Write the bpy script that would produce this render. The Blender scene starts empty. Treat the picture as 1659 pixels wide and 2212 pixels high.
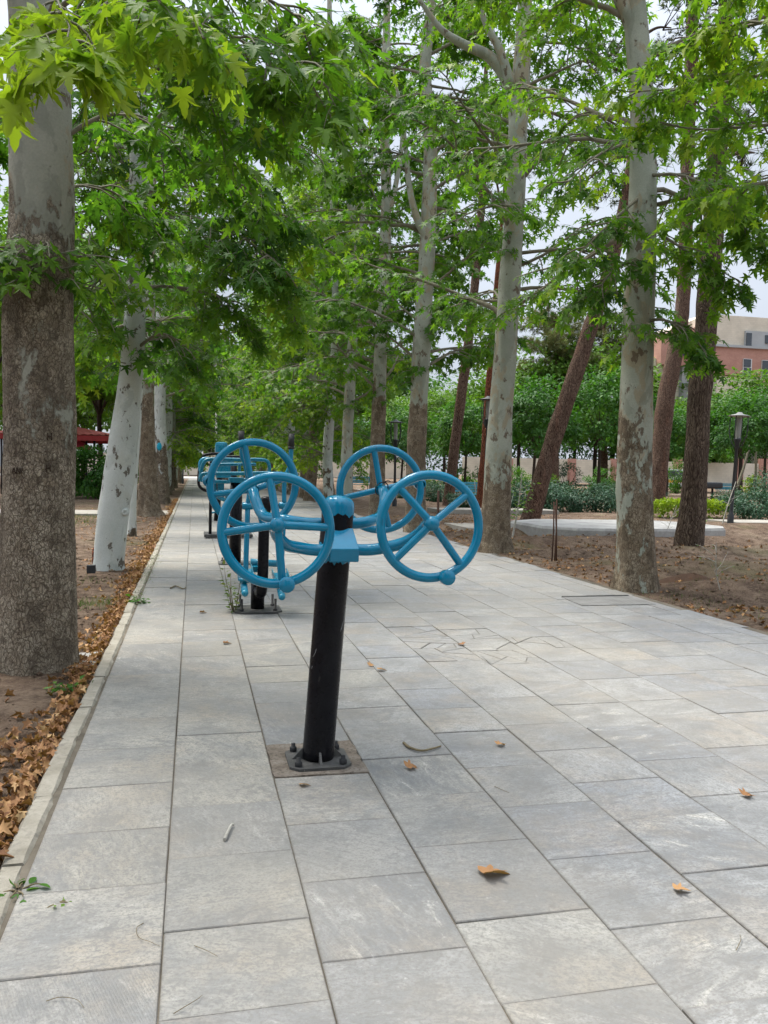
import bpy, bmesh, math, random
import numpy as np
from mathutils import Vector, Matrix, noise
R = math.radians
SC = bpy.context.scene
COL = SC.collection
# ------------------------------------------------------------------ camera model (measured on the photograph)
F, CX, CY, CAMH = 1800.0, 829.5, 1106.0, 1.30
ROLL = R(1.1)
VPX, VPY = 419.0, 1009.0
def _cam_axes():
    x, y = VPX - CX, CY - VPY
    c, s = math.cos(ROLL), math.sin(ROLL)
    xl, yl = x * c - y * s, x * s + y * c
    th = math.atan(yl / F)
    ps = math.atan(-xl / F * math.cos(th))
    fh = Vector((math.sin(ps), math.cos(ps), 0))
    rt = Vector((math.cos(ps), -math.sin(ps), 0))
    fw = fh * math.cos(th) - Vector((0, 0, 1)) * math.sin(th)
    up = rt.cross(fw)
    return rt * c + up * s, up * c - rt * s, fw
RT, UP, FW = _cam_axes()
CAM = Vector((0, 0, CAMH))
def ray(px, py):
    return RT * ((px - CX) / F) + UP * ((CY - py) / F) + FW
def G(px, py, z=0.0):                      # the ground point seen at a pixel
    d = ray(px, py)
    return CAM + d * ((z - CAMH) / d.z)
def P(px, py, Y):                          # the point seen at a pixel, Y metres down the path
    d = ray(px, py)
    return CAM + d * (Y / d.y)
def ppm(p):                                # pixels per metre at a point
    return F / (p - CAM).dot(FW)
# ------------------------------------------------------------------ object helpers
def tag(o, label=None, cat=None, group=None, kind=None):
    if label: o['label'] = label
    if cat: o['category'] = cat
    if group: o['group'] = group
    if kind: o['kind'] = kind
    return o
def empty(name, loc=(0, 0, 0), rz=0.0):
    o = bpy.data.objects.new(name, None); COL.objects.link(o)
    o.location = loc; o.rotation_euler = (0, 0, rz); o.empty_display_size = 0.2
    return o
def origin(o):
    v = Vector((0, 0, 0))
    while o is not None:
        v += Vector(o.location); o = o.parent
    return v
def link(name, me, parent=None, loc=(0, 0, 0)):
    o = bpy.data.objects.new(name, me); COL.objects.link(o)
    o.location = loc
    if parent is not None: o.parent = parent
    return o
CHILD = {}
def copy_tree(o, parent=None):
    c = o.copy(); COL.objects.link(c)
    c.parent = parent
    for ch in list(o.children): copy_tree(ch, c)
    return c
def crom(pts, n):
    pts = [Vector(p) for p in pts]
    if len(pts) == 2: return [pts[0].lerp(pts[1], i / n) for i in range(n + 1)]
    q = [pts[0] * 2 - pts[1]] + pts + [pts[-1] * 2 - pts[-2]]
    out = []
    for i in range(1, len(q) - 2):
        a, b, c, d = q[i - 1], q[i], q[i + 1], q[i + 2]
        for k in range(n):
            t = k / n
            out.append(0.5 * ((2 * b) + (c - a) * t + (2 * a - 5 * b + 4 * c - d) * t * t + (3 * b - a - 3 * c + d) * t ** 3))
    out.append(pts[-1])
    return out
class MB:
    def __init__(self): self.v = []; self.f = []; self.flat = set()
    def add(self, vs, fs, flat=False):
        b = len(self.v); self.v += [tuple(p) for p in vs]
        for f in fs:
            if flat: self.flat.add(len(self.f))
            self.f.append(tuple(b + i for i in f))
        return self
    def box(self, c, s, M=None, bev=0.0):
        hx, hy, hz = s[0] / 2, s[1] / 2, s[2] / 2
        if bev <= 0:
            vs = [(x * hx, y * hy, z * hz) for z in (-1, 1) for y in (-1, 1) for x in (-1, 1)]
            fs = [(0, 2, 3, 1), (4, 5, 7, 6), (0, 1, 5, 4), (2, 6, 7, 3), (0, 4, 6, 2), (1, 3, 7, 5)]
        else:
            bm = bmesh.new(); bmesh.ops.create_cube(bm, size=1)
            for v in bm.verts: v.co = Vector((v.co.x * s[0], v.co.y * s[1], v.co.z * s[2]))
            bmesh.ops.bevel(bm, geom=bm.edges[:], offset=bev, segments=2, profile=0.6, affect='EDGES')
            bm.verts.index_update()
            vs = [v.co.copy() for v in bm.verts]; fs = [tuple(v.index for v in f.verts) for f in bm.faces]; bm.free()
        out = []
        for p in vs:
            p = Vector(p)
            if M is not None: p = M @ p
            out.append(p + Vector(c))
        return self.add(out, fs, flat=True)
    def tube(self, pts, r, n=10, cap=True, ref=None):
        pts = [Vector(p) for p in pts]
        rs = r if isinstance(r, (list, tuple)) else [r] * len(pts)
        tang = []
        for i in range(len(pts)):
            a = pts[max(i - 1, 0)]; b = pts[min(i + 1, len(pts) - 1)]
            d = (b - a); tang.append(d.normalized() if d.length > 1e-9 else Vector((0, 0, 1)))
        up = Vector((0, 0, 1)) if abs(tang[0].z) < 0.9 else Vector((1, 0, 0))
        x = tang[0].cross(up).normalized()
        vs = []
        for i, p in enumerate(pts):
            t = tang[i]; x = (x - t * x.dot(t)).normalized(); y = t.cross(x)
            for k in range(n):
                a = 2 * math.pi * k / n
                vs.append(p + (x * math.cos(a) + y * math.sin(a)) * rs[i])
        fs = []
        for i in range(len(pts) - 1):
            for k in range(n):
                a = i * n + k; b = i * n + (k + 1) % n
                fs.append((a, b, b + n, a + n))
        self.add(vs, fs)
        if cap:
            base = len(self.v) - len(vs)
            self.flat.add(len(self.f)); self.f.append(tuple(base + k for k in reversed(range(n))))
            self.flat.add(len(self.f)); self.f.append(tuple(base + (len(pts) - 1) * n + k for k in range(n)))
        return self
    def lathe(self, c, prof, axis=(0, 0, 1), n=24):
        ax = Vector(axis).normalized()
        up = Vector((0, 0, 1)) if abs(ax.z) < 0.9 else Vector((1, 0, 0))
        x = ax.cross(up).normalized(); y = ax.cross(x)
        vs = []; c = Vector(c)
        for r, h in prof:
            for k in range(n):
                a = 2 * math.pi * k / n
                vs.append(c + ax * h + (x * math.cos(a) + y * math.sin(a)) * max(r, 1e-5))
        fs = []
        for i in range(len(prof) - 1):
            for k in range(n):
                a = i * n + k; b = i * n + (k + 1) % n
                fs.append((a, a + n, b + n, b))
        return self.add(vs, fs)
    def prism(self, poly, z0, z1, M=None):
        n = len(poly)
        vs = [Vector((p[0], p[1], z0)) for p in poly] + [Vector((p[0], p[1], z1)) for p in poly]
        if M is not None: vs = [M @ v for v in vs]
        fs = [tuple(reversed(range(n))), tuple(range(n, 2 * n))] + [(i, (i + 1) % n, n + (i + 1) % n, n + i) for i in range(n)]
        return self.add(vs, fs, flat=True)
    def torus(self, c, x, y, Rm, r, n=48, m=12, wob=0.0):
        x = Vector(x).normalized(); y = Vector(y).normalized(); z = x.cross(y); c = Vector(c)
        vs = []
        for i in range(n):
            a = 2 * math.pi * i / n; d = x * math.cos(a) + y * math.sin(a)
            for k in range(m):
                b = 2 * math.pi * k / m
                vs.append(c + d * (Rm + r * math.cos(b)) + z * (r * math.sin(b)))
        fs = [(i * m + k, ((i + 1) % n) * m + k, ((i + 1) % n) * m + (k + 1) % m, i * m + (k + 1) % m) for i in range(n) for k in range(m)]
        return self.add(vs, fs)
    def build(self, name, mat, parent=None, loc=None, smooth=True):
        me = bpy.data.meshes.new(name)
        org = origin(parent) if parent is not None else Vector(loc if loc is not None else (0, 0, 0))
        me.from_pydata([(p[0] - org.x, p[1] - org.y, p[2] - org.z) for p in self.v], [], self.f)
        if smooth:
            me.polygons.foreach_set('use_smooth', [i not in self.flat for i in range(len(self.f))])
        me.materials.append(mat); me.update()
        return link(name, me, parent, (0, 0, 0) if parent is not None else org)
# ------------------------------------------------------------------ materials
class NT:
    def __init__(self, name):
        self.m = bpy.data.materials.new(name); self.m.use_nodes = True
        self.t = self.m.node_tree; self.t.nodes.clear()
        self.out = self.t.nodes.new('ShaderNodeOutputMaterial')
    def n(self, kind, **kw):
        o = self.t.nodes.new('ShaderNode' + kind)
        for k, v in kw.items():
            if k.startswith('i_'):
                key = k[2:]
                o.inputs[int(key) if key.isdigit() else key.replace('_', ' ')].default_value = v
            else: setattr(o, k, v)
        return o
    def l(self, a, b): self.t.links.new(a, b)
    def noise(self, vec, scale, detail=6, rough=0.55, dist=0.0):
        o = self.n('TexNoise'); o.inputs['Scale'].default_value = scale; o.inputs['Detail'].default_value = detail
        o.inputs['Roughness'].default_value = rough; o.inputs['Distortion'].default_value = dist
        if vec is not None: self.l(vec, o.inputs['Vector'])
        return o.outputs['Fac']
    def vor(self, vec, scale, feature='F1', rnd=1.0):
        o = self.n('TexVoronoi', feature=feature); o.inputs['Scale'].default_value = scale
        o.inputs['Randomness'].default_value = rnd
        self.l(vec, o.inputs['Vector']); return o.outputs['Distance']
    def ramp(self, fac, stops, interp='LINEAR'):
        o = self.n('ValToRGB'); o.color_ramp.interpolation = interp
        e = o.color_ramp.elements
        while len(e) < len(stops): e.new(0.5)
        for i, (p, c) in enumerate(stops):
            e[i].position = p
            e[i].color = (c, c, c, 1) if not isinstance(c, (tuple, list)) else (*c, 1)
        self.l(fac, o.inputs['Fac']); return o.outputs['Color']
    def mix(self, fac, a, b, mode='MIX'):
        o = self.n('MixRGB', blend_type=mode)
        for i, s in ((0, fac), (1, a), (2, b)):
            if isinstance(s, (int, float)): o.inputs[i].default_value = s if i == 0 else (s, s, s, 1)
            elif isinstance(s, (tuple, list)): o.inputs[i].default_value = (*s, 1)
            else: self.l(s, o.inputs[i])
        return o.outputs[0]
    def math(self, op, a, b=0.0):
        o = self.n('Math', operation=op)
        for i, s in ((0, a), (1, b)):
            if isinstance(s, (int, float)): o.inputs[i].default_value = s
            else: self.l(s, o.inputs[i])
        return o.outputs[0]
    def coord(self, kind='Object', scale=(1, 1, 1)):
        c = self.n('TexCoord').outputs[kind]
        if scale != (1, 1, 1):
            m = self.n('Mapping'); m.inputs['Scale'].default_value = scale; self.l(c, m.inputs['Vector']); c = m.outputs[0]
        return c
    def attr(self, name, out='Fac'):
        return self.n('Attribute', attribute_name=name).outputs[out]
    def bump(self, h, strength, dist):
        o = self.n('Bump'); o.inputs['Strength'].default_value = strength; o.inputs['Distance'].default_value = dist
        self.l(h, o.inputs['Height']); return o.outputs[0]
    def pbr(self, col, rough=0.6, spec=0.4, metal=0.0, nrm=None, coat=0.0):
        o = self.n('BsdfPrincipled')
        for key, s in (('Base Color', col), ('Roughness', rough), ('Specular IOR Level', spec), ('Metallic', metal), ('Coat Weight', coat)):
            if isinstance(s, (tuple, list)): o.inputs[key].default_value = (*s, 1)
            elif isinstance(s, (int, float)): o.inputs[key].default_value = s
            else: self.l(s, o.inputs[key])
        if nrm is not None: self.l(nrm, o.inputs['Normal'])
        return o.outputs[0]
    def done(self, sh): self.l(sh, self.out.inputs['Surface']); return self.m
def m_plain(name, col, rough=0.6, spec=0.35, var=0.25, scale=8.0, bump=0.15, metal=0.0, coat=0.0):
    t = NT(name); c = t.coord()
    n1 = t.noise(c, scale); n2 = t.noise(c, scale * 7, 4)
    dark = tuple(x * (1 - var) for x in col); lite = tuple(min(1, x * (1 + var)) for x in col)
    k = t.ramp(n1, [(0.3, dark), (0.7, lite)])
    k = t.mix(0.25, k, t.ramp(n2, [(0.35, dark), (0.65, lite)]))
    return t.done(t.pbr(k, rough, spec, metal, t.bump(n2, bump, 0.01), coat))
def m_leaf(name, stops, trans=0.52, rough=0.5):
    t = NT(name); a = t.attr('tint')
    col = t.ramp(a, stops)
    v = t.noise(t.coord(), 40.0, 2)
    col = t.mix(0.18, col, t.ramp(v, [(0.35, 0.02), (0.65, 0.2)]), 'OVERLAY')
    s = t.pbr(col, rough, 0.22)
    tr = t.n('BsdfTranslucent'); t.l(t.mix(1.0, col, (1.3, 1.45, 0.55), 'MULTIPLY'), tr.inputs['Color'])
    mx = t.n('MixShader'); mx.inputs[0].default_value = trans
    t.l(s, mx.inputs[1]); t.l(tr.outputs[0], mx.inputs[2])
    return t.done(mx.outputs[0])
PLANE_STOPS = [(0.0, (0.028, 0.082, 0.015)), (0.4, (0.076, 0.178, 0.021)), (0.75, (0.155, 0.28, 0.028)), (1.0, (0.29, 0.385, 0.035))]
M = {}
M['leaf'] = m_leaf('plane_leaf', PLANE_STOPS)
M['leaf_dark'] = m_leaf('park_leaf', [(0, (0.020, 0.072, 0.016)), (0.5, (0.052, 0.150, 0.022)), (1, (0.12, 0.26, 0.035))], 0.4)
M['leaf_bright'] = m_leaf('bright_leaf', [(0, (0.05, 0.12, 0.015)), (0.5, (0.10, 0.20, 0.02)), (1, (0.2, 0.32, 0.04))], 0.38)
M['leaf_lime'] = m_leaf('lime_leaf', [(0, (0.12, 0.20, 0.015)), (0.5, (0.22, 0.32, 0.02)), (1, (0.34, 0.42, 0.04))], 0.35)
M['juniper'] = m_leaf('juniper_leaf', [(0, (0.02, 0.06, 0.03)), (0.5, (0.04, 0.10, 0.05)), (1, (0.08, 0.16, 0.08))], 0.15)
M['needle'] = m_leaf('pine_needle', [(0, (0.025, 0.045, 0.02)), (0.4, (0.07, 0.095, 0.035)), (0.8, (0.19, 0.20, 0.075)), (1, (0.26, 0.26, 0.10))], 0.15)
M['dry'] = m_leaf('dry_leaf', [(0, (0.15, 0.068, 0.03)), (0.45, (0.32, 0.16, 0.07)), (0.8, (0.48, 0.275, 0.125)), (1, (0.58, 0.40, 0.20))], 0.12, 0.7)
M['grass'] = m_leaf('grass_blade', [(0, (0.05, 0.10, 0.02)), (0.6, (0.10, 0.16, 0.03)), (1, (0.22, 0.22, 0.07))], 0.25)
def m_bark(name, smooth_a, smooth_b, patch, rough_a, rough_b, crack, cscale=26.0, zs=0.55, amp=2.2):
    t = NT(name); c = t.coord(); cz = t.coord('Object', (1, 1, zs))
    big = t.noise(c, 2.6, 5); mid = t.noise(c, 9, 6, 0.6); fine = t.noise(c, 70, 5, 0.6)
    sm = t.ramp(big, [(0.35, smooth_a), (0.65, smooth_b)])
    sm = t.mix(t.ramp(t.noise(cz, 4.5, 6, 0.62, 0.4), [(0.53, 0.0), (0.57, 0.7)]), sm, patch)
    sm = t.mix(t.ramp(t.noise(cz, 3.0, 7, 0.6, 0.6), [(0.55, 0.0), (0.58, 0.5)]), sm, tuple(x * .72 for x in smooth_a))
    sm = t.mix(t.ramp(fine, [(0.35, 0.25), (0.6, 0.0)]), sm, tuple(x * 0.55 for x in smooth_a))
    fl = t.noise(t.coord('Object', (1, 1, 0.6)), 8.5, 5, 0.62)
    sm = t.mix(t.ramp(fl, [(0.605, 0.0), (0.625, 0.85)]), sm, tuple(x * 1.4 for x in crack))
    dv = t.n('VectorMath', operation='ADD'); nz = t.n('TexNoise'); nz.inputs['Scale'].default_value = 14; nz.inputs['Detail'].default_value = 4
    t.l(cz, nz.inputs['Vector']); sc = t.n('VectorMath', operation='SCALE'); sc.inputs['Scale'].default_value = 0.085
    t.l(nz.outputs['Color'], sc.inputs[0]); t.l(cz, dv.inputs[0]); t.l(sc.outputs[0], dv.inputs[1])
    ed = t.vor(dv.outputs[0], cscale, 'DISTANCE_TO_EDGE')
    ed2 = t.vor(dv.outputs[0], cscale * 2.3, 'DISTANCE_TO_EDGE')
    crk = t.math('MINIMUM', t.ramp(ed, [(0.0, 0.0), (0.10, 1.0)]), t.ramp(ed2, [(0.0, 0.35), (0.10, 1.0)]))
    rg = t.mix(t.ramp(mid, [(0.44, 0.0), (0.56, 1.0)]), rough_a, rough_b)
    rg = t.mix(t.ramp(t.noise(cz, 7.0, 6, .65), [(0.54, 0.0), (0.58, .8)]), rg, tuple(x * .5 for x in rough_a))
    rg = t.mix(t.ramp(t.noise(c, 3.3, 5), [(0.45, 0.0), (0.65, 0.6)]), rg, tuple(x * 0.6 for x in rough_a))
    rg = t.mix(t.math('SUBTRACT', 1.0, crk), rg, crack)
    a = t.math('ADD', t.attr('rough'), t.math('MULTIPLY', t.math('SUBTRACT', t.noise(cz, 4.5, 8, 0.68), 0.5), amp))
    k = t.ramp(a, [(0.47, 0.0), (0.53, 1.0)])
    col = t.mix(k, sm, rg)
    hgt = t.mix(k, t.math('MULTIPLY', fine, 0.25), t.math('ADD', t.math('MULTIPLY', crk, 1.2), t.math('MULTIPLY', fine, 0.4)))
    hgt = t.math('SUBTRACT', hgt, t.math('MULTIPLY', t.ramp(fl, [(0.60, 0.0), (0.63, 1.0)]), 0.6))
    return t.done(t.pbr(col, 0.85, 0.2, 0, t.bump(hgt, 0.75, 0.014)))
M['bark'] = m_bark('plane_bark', (0.27, 0.285, 0.225), (0.36, 0.37, 0.305), (0.31, 0.245, 0.155), (0.25, 0.19, 0.125), (0.37, 0.305, 0.215), (0.085, 0.06, 0.04), 40.0, .5)
M['bark_big'] = m_bark('old_plane_bark', (0.25, 0.25, 0.20), (0.31, 0.30, 0.245), (0.30, 0.235, 0.16), (0.275, 0.222, 0.16), (0.40, 0.34, 0.255), (0.095, 0.07, 0.05), 40.0, 0.6, 1.5)
M['bark_pale'] = m_bark('pale_plane_bark', (0.46, 0.485, 0.445), (0.54, 0.56, 0.52), (0.48, 0.49, 0.43), (0.22, 0.17, 0.12), (0.34, 0.28, 0.20), (0.06, 0.045, 0.03))
M['limb'] = m_plain('limb_bark', (0.17, 0.155, 0.11), 0.85, 0.2, 0.35, 10, 0.4)
M['twig'] = m_plain('twig_bark', (0.15, 0.12, 0.07), 0.85, 0.2, 0.3, 20, 0.2)
def m_pine(name, a, b, c3, red):
    t = NT(name); c = t.coord('Object', (1, 1, 0.2))
    dv = t.n('VectorMath', operation='ADD'); nz = t.n('TexNoise'); nz.inputs['Scale'].default_value = 9; t.l(c, nz.inputs['Vector'])
    sc = t.n('VectorMath', operation='SCALE'); sc.inputs['Scale'].default_value = 0.22
    t.l(nz.outputs['Color'], sc.inputs[0]); t.l(c, dv.inputs[0]); t.l(sc.outputs[0], dv.inputs[1])
    ed = t.math('MINIMUM', t.vor(dv.outputs[0], 22, 'DISTANCE_TO_EDGE'), t.math('ADD', t.vor(dv.outputs[0], 47, 'DISTANCE_TO_EDGE'), .03))
    fine = t.noise(t.coord('Object', (1, 1, 0.3)), 60, 5, 0.65)
    col = t.mix(t.ramp(t.noise(c, 5, 5), [(0.35, 0.0), (0.65, 1.0)]), a, b)
    col = t.mix(t.ramp(t.noise(c, 3, 4), [(0.52, 0.0), (0.6, red)]), col, (0.30, 0.085, 0.035))
    col = t.mix(t.ramp(fine, [(0.5, 0.0), (0.7, 0.5)]), col, tuple(min(1, x * 2.0) for x in b))
    col = t.mix(t.ramp(ed, [(0.02, 1.0), (0.13, 0.0)]), col, c3)
    h = t.math('ADD', t.ramp(ed, [(0, 0.0), (0.25, 1.0)]), t.math('MULTIPLY', fine, 0.5))
    return t.done(t.pbr(col, 0.9, 0.15, 0, t.bump(h, 0.9, 0.02)))
M['pine'] = m_pine('pine_bark', (0.125, 0.088, 0.062), (0.19, 0.142, 0.103), (0.035, 0.022, 0.016), 0.0)
M['pine_red'] = m_pine('reddish_pine_bark', (0.14, 0.088, 0.062), (0.205, 0.138, 0.10), (0.04, 0.02, 0.014), 0.16)
M['pine_rust'] = m_pine('rusty_pine_bark', (0.20, 0.06, 0.03), (0.30, 0.11, 0.06), (0.05, 0.02, 0.012), 0.5)
def m_paint(name, col, rough, var, wear=0.0, wearcol=(0.3, 0.3, 0.28), bumps=0.12, spec=0.5, coat=0.0):
    t = NT(name); c = t.coord()
    n1 = t.noise(c, 12, 4); n2 = t.noise(c, 55, 3); n3 = t.noise(c, 130, 3, 0.7)
    k = t.ramp(n1, [(0.3, tuple(x * (1 - var) for x in col)), (0.7, tuple(min(1, x * (1 + var)) for x in col))])
    rr = t.ramp(t.noise(c, 25, 4), [(0.3, rough), (0.75, min(1, rough + 0.16))])
    if wear > 0:
        st = t.noise(t.coord('Object', (1, 1, 0.25)), 42, 5, 0.7)
        w = t.ramp(st, [(0.645, 0.0), (0.68, wear)])
        k = t.mix(w, k, wearcol)
        dust = t.ramp(t.noise(t.coord('Object', (1, 1, 0.4)), 9, 6, 0.7), [(0.45, 0.0), (0.8, wear * 0.35)])
        k = t.mix(dust, k, wearcol)
    return t.done(t.pbr(k, rr, spec, 0, t.bump(t.math('ADD', n2, t.math('MULTIPLY', n3, 0.4)), bumps, 0.004), coat))
M['blue'] = m_paint('blue_gloss_paint', (0.0, 0.172, 0.295), 0.08, 0.10, .5, (0.01, 0.06, 0.09), spec=.34, coat=.2)
M['blue_far'] = m_paint('blue_paint', (0.0, 0.18, 0.28), 0.22, 0.12)
M['black'] = m_paint('black_gloss_paint', (0.005, 0.005, 0.007), 0.22, 0.3, 0.2, (0.10, 0.095, 0.09), .05, .16)
M['black_base'] = m_paint('dusty_black_paint', (0.05, 0.049, 0.047), 0.6, 0.35, 1.0, (0.20, 0.18, 0.155), 0.6)
M['rubber'] = m_plain('black_rubber', (0.012, 0.012, 0.013), 0.55, 0.4, 0.2, 60, 0.3)
M['iron'] = m_plain('lamp_iron', (0.022, 0.024, 0.026), 0.5, 0.4, 0.3, 20)
M['lamp_hat'] = m_plain('lamp_hat_metal', (0.15, 0.15, 0.14), 0.45, 0.5, 0.15, 6)
M['lamp_glass'] = m_plain('frosted_glass', (0.2, 0.2, 0.18), 0.25, 0.5, 0.1, 6)
M['concrete'] = m_plain('rough_concrete', (0.34, 0.33, 0.31), 0.9, 0.2, 0.3, 3.0, 0.5)
M['slab_top'] = m_plain('worn_slab', (0.28, 0.26, 0.225), 0.9, 0.2, 0.3, 1.5, 0.4)
M['teal'] = m_plain('bench_paint', (0.03, 0.21, 0.27), 0.5, 0.4, 0.2, 8)
M['rust_rod'] = m_plain('rusty_rod', (0.09, 0.05, 0.035), 0.9, 0.2, 0.4, 30)
M['steel'] = m_plain('grey_steel', (0.25, 0.25, 0.25), 0.5, 0.4, 0.25, 20, 0.3, 0.5)
M['white_pole'] = m_plain('pale_pole', (0.55, 0.54, 0.47), 0.6, 0.3, 0.15, 4)
# paving stone
def m_paving():
    t = NT('paving_stone'); uv = t.n('UVMap', uv_map='stone').outputs[0]
    col = t.attr('tone', 'Color'); rnd = t.attr('vein', 'Fac')
    def mp(s):
        m = t.n('Mapping'); m.inputs['Scale'].default_value = s; t.l(uv, m.inputs['Vector']); return m.outputs[0]
    v1 = t.noise(mp((1, 3.2, 1)), 3.2, 9, 0.66, 1.2); v2 = t.noise(mp((1, 2.0, 1)), 6.0, 9, 0.72, 0.8)
    blot = t.noise(mp((1, 1.3, 1)), 2.4, 8, 0.68); fine = t.noise(mp((1, 1, 1)), 95, 5, 0.7); grit = t.noise(mp((1, 1.6, 1)), 26, 7, 0.75)
    k = t.mix(t.ramp(blot, [(0.38, 0.85), (0.58, 0.0)]), col, (0.165, 0.168, 0.170))
    k = t.mix(t.math('MULTIPLY', t.ramp(v1, [(0.40, 0.9), (0.56, 0.0)]), t.math('ADD', t.math('MULTIPLY', rnd, 0.6), 0.22)), k, (0.14, 0.145, 0.152))
    k = t.mix(t.ramp(v2, [(0.56, 0.0), (0.70, 0.38)]), k, (0.40, 0.395, 0.37))
    vr = t.math('MULTIPLY', t.ramp(v1, [(0.60, 0.0), (0.66, 1.0)]), rnd)
    k = t.mix(t.math('MULTIPLY', vr, 0.5), k, (0.54, 0.52, 0.46))
    k = t.mix(t.ramp(t.noise(mp((1, 1, 1)), 1.7, 8, 0.7), [(0.50, 0.0), (0.66, 0.45)]), k, (0.30, 0.235, 0.16))
    k = t.mix(t.ramp(t.noise(mp((1, 1, 1)), 7.5, 8, 0.74), [(0.53, 0.0), (0.60, 0.65)]), k, (0.145, 0.143, 0.14))
    dsh = t.noise(mp((2.2, 15, 1)), 5.0, 6, 0.7, 0.5)
    k = t.mix(t.math('MULTIPLY', t.ramp(dsh, [(0.56, 0.0), (0.63, 0.7)]), t.ramp(t.noise(mp((1, 1, 1)), 2.9, 4), [(0.38, 0.0), (0.58, 1.0)])), k, (0.12, 0.12, 0.122))
    k = t.mix(t.ramp(grit, [(0.38, 0.8), (0.50, 0.0)]), k, (0.14, 0.14, 0.138))
    k = t.mix(t.ramp(grit, [(0.58, 0.0), (0.70, 0.5)]), k, (0.46, 0.45, 0.42))
    k = t.mix(t.ramp(fine, [(0.40, 0.7), (0.52, 0.0)]), k, (0.14, 0.135, 0.125))
    wob = t.noise(mp((1, 1, 1)), 7, 3)
    w = t.n('TexWave', wave_type='BANDS', bands_direction='Y'); w.inputs['Scale'].default_value = 42; w.inputs['Distortion'].default_value = 4
    w.inputs['Detail'].default_value = 3; w.inputs['Detail Scale'].default_value = 3.5; t.l(uv, w.inputs['Vector'])
    msk = t.ramp(t.noise(mp((1, 1, 1)), 2.2, 4), [(0.46, 0.0), (0.6, 1.0)])
    chis = t.math('MULTIPLY', t.ramp(w.outputs['Fac'], [(0.1, 1.0), (0.45, 0.0)]), msk)
    k = t.mix(t.math('MULTIPLY', chis, 0.24), k, (0.15, 0.15, 0.15))
    gp = t.n('NewGeometry').outputs['Position']
    spot = t.vor(gp, 9.0); sm = t.noise(gp, 2.0, 3)
    k = t.mix(t.math('MULTIPLY', t.ramp(spot, [(0.05, 1.0), (0.11, 0.0)]), t.ramp(sm, [(0.48, 0.0), (0.58, 0.75)])), k, (0.13, 0.12, 0.11))
    k = t.mix(t.ramp(t.noise(gp, 1.3, 7, .7), [(0.50, 0.0), (0.66, .4)]), k, (0.17, 0.155, 0.135))
    wear = t.noise(gp, 0.55, 4)
    k = t.mix(t.ramp(wear, [(0.42, 0.0), (0.7, 0.35)]), k, (0.33, 0.295, 0.235))
    edge = t.attr('edge'); ed = t.math('MULTIPLY', edge, t.ramp(t.noise(gp, 14, 5, 0.7), [(0.3, 0.25), (0.7, 1.0)]))
    k = t.mix(t.math('MULTIPLY', ed, 0.35), k, (0.13, 0.11, 0.088))
    h = t.math('ADD', t.math('MULTIPLY', fine, 0.5), t.math('ADD', t.math('MULTIPLY', v2, 0.6), t.math('MULTIPLY', chis, -0.5)))
    rough = t.ramp(blot, [(0.3, 0.5), (0.7, 0.75)])
    return t.done(t.pbr(k, rough, 0.4, 0, t.bump(h, 0.30, 0.004)))
M['paving'] = m_paving()
M['grout'] = m_plain('joint_dirt', (0.118, 0.102, 0.08), 0.95, 0.1, 0.6, 2.0, 0.5)
def m_kerb():
    t = NT('kerb_stone'); c = t.n('NewGeometry').outputs['Position']
    n1 = t.noise(c, 5, 7, 0.65); n2 = t.noise(c, 60, 5, 0.7)
    k = t.ramp(n1, [(0.3, (0.21, 0.19, 0.15)), (0.55, (0.305, 0.28, 0.23)), (0.75, (0.38, 0.355, 0.30))])
    k = t.mix(t.ramp(t.noise(c, 11, 7, 0.7), [(0.56, 0.0), (0.66, 0.7)]), k, (0.16, 0.145, 0.125))
    k = t.mix(t.ramp(n2, [(0.3, 0.5), (0.5, 0.0)]), k, (0.16, 0.14, 0.115))
    return t.done(t.pbr(k, 0.9, 0.2, 0, t.bump(t.math('ADD', n2, n1), 0.5, 0.01)))
M['kerb'] = m_kerb()
def m_soil():
    t = NT('bare_soil'); c = t.n('NewGeometry').outputs['Position']
    n1 = t.noise(c, 0.8, 6, 0.6); n2 = t.noise(c, 5, 8, 0.7); n3 = t.noise(c, 38, 6, 0.75); n4 = t.noise(c, 120, 3, 0.7)
    k = t.ramp(n1, [(0.3, (0.15, 0.098, 0.066)), (0.5, (0.215, 0.15, 0.105)), (0.7, (0.29, 0.215, 0.155))])
    k = t.mix(t.ramp(n2, [(0.42, 0.75), (0.56, 0.0)]), k, (0.075, 0.048, 0.033))
    k = t.mix(t.ramp(n2, [(0.58, 0.0), (0.72, 0.5)]), k, (0.29, 0.225, 0.165))
    k = t.mix(t.ramp(n3, [(0.56, 0.0), (0.64, 0.8)]), k, (0.33, 0.25, 0.17))
    k = t.mix(t.ramp(n3, [(0.34, 0.8), (0.44, 0.0)]), k, (0.06, 0.04, 0.03))
    k = t.mix(t.ramp(t.noise(c, 0.45, 5, 0.6), [(0.56, 0.0), (0.68, 0.5)]), k, (0.14, 0.135, 0.06))
    h = t.math('ADD', t.math('MULTIPLY', n2, 1.2), t.math('ADD', n3, t.math('MULTIPLY', n4, 0.4)))
    return t.done(t.pbr(k, 0.95, 0.12, 0, t.bump(h, 0.9, 0.06)))
M['soil'] = m_soil()
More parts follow.
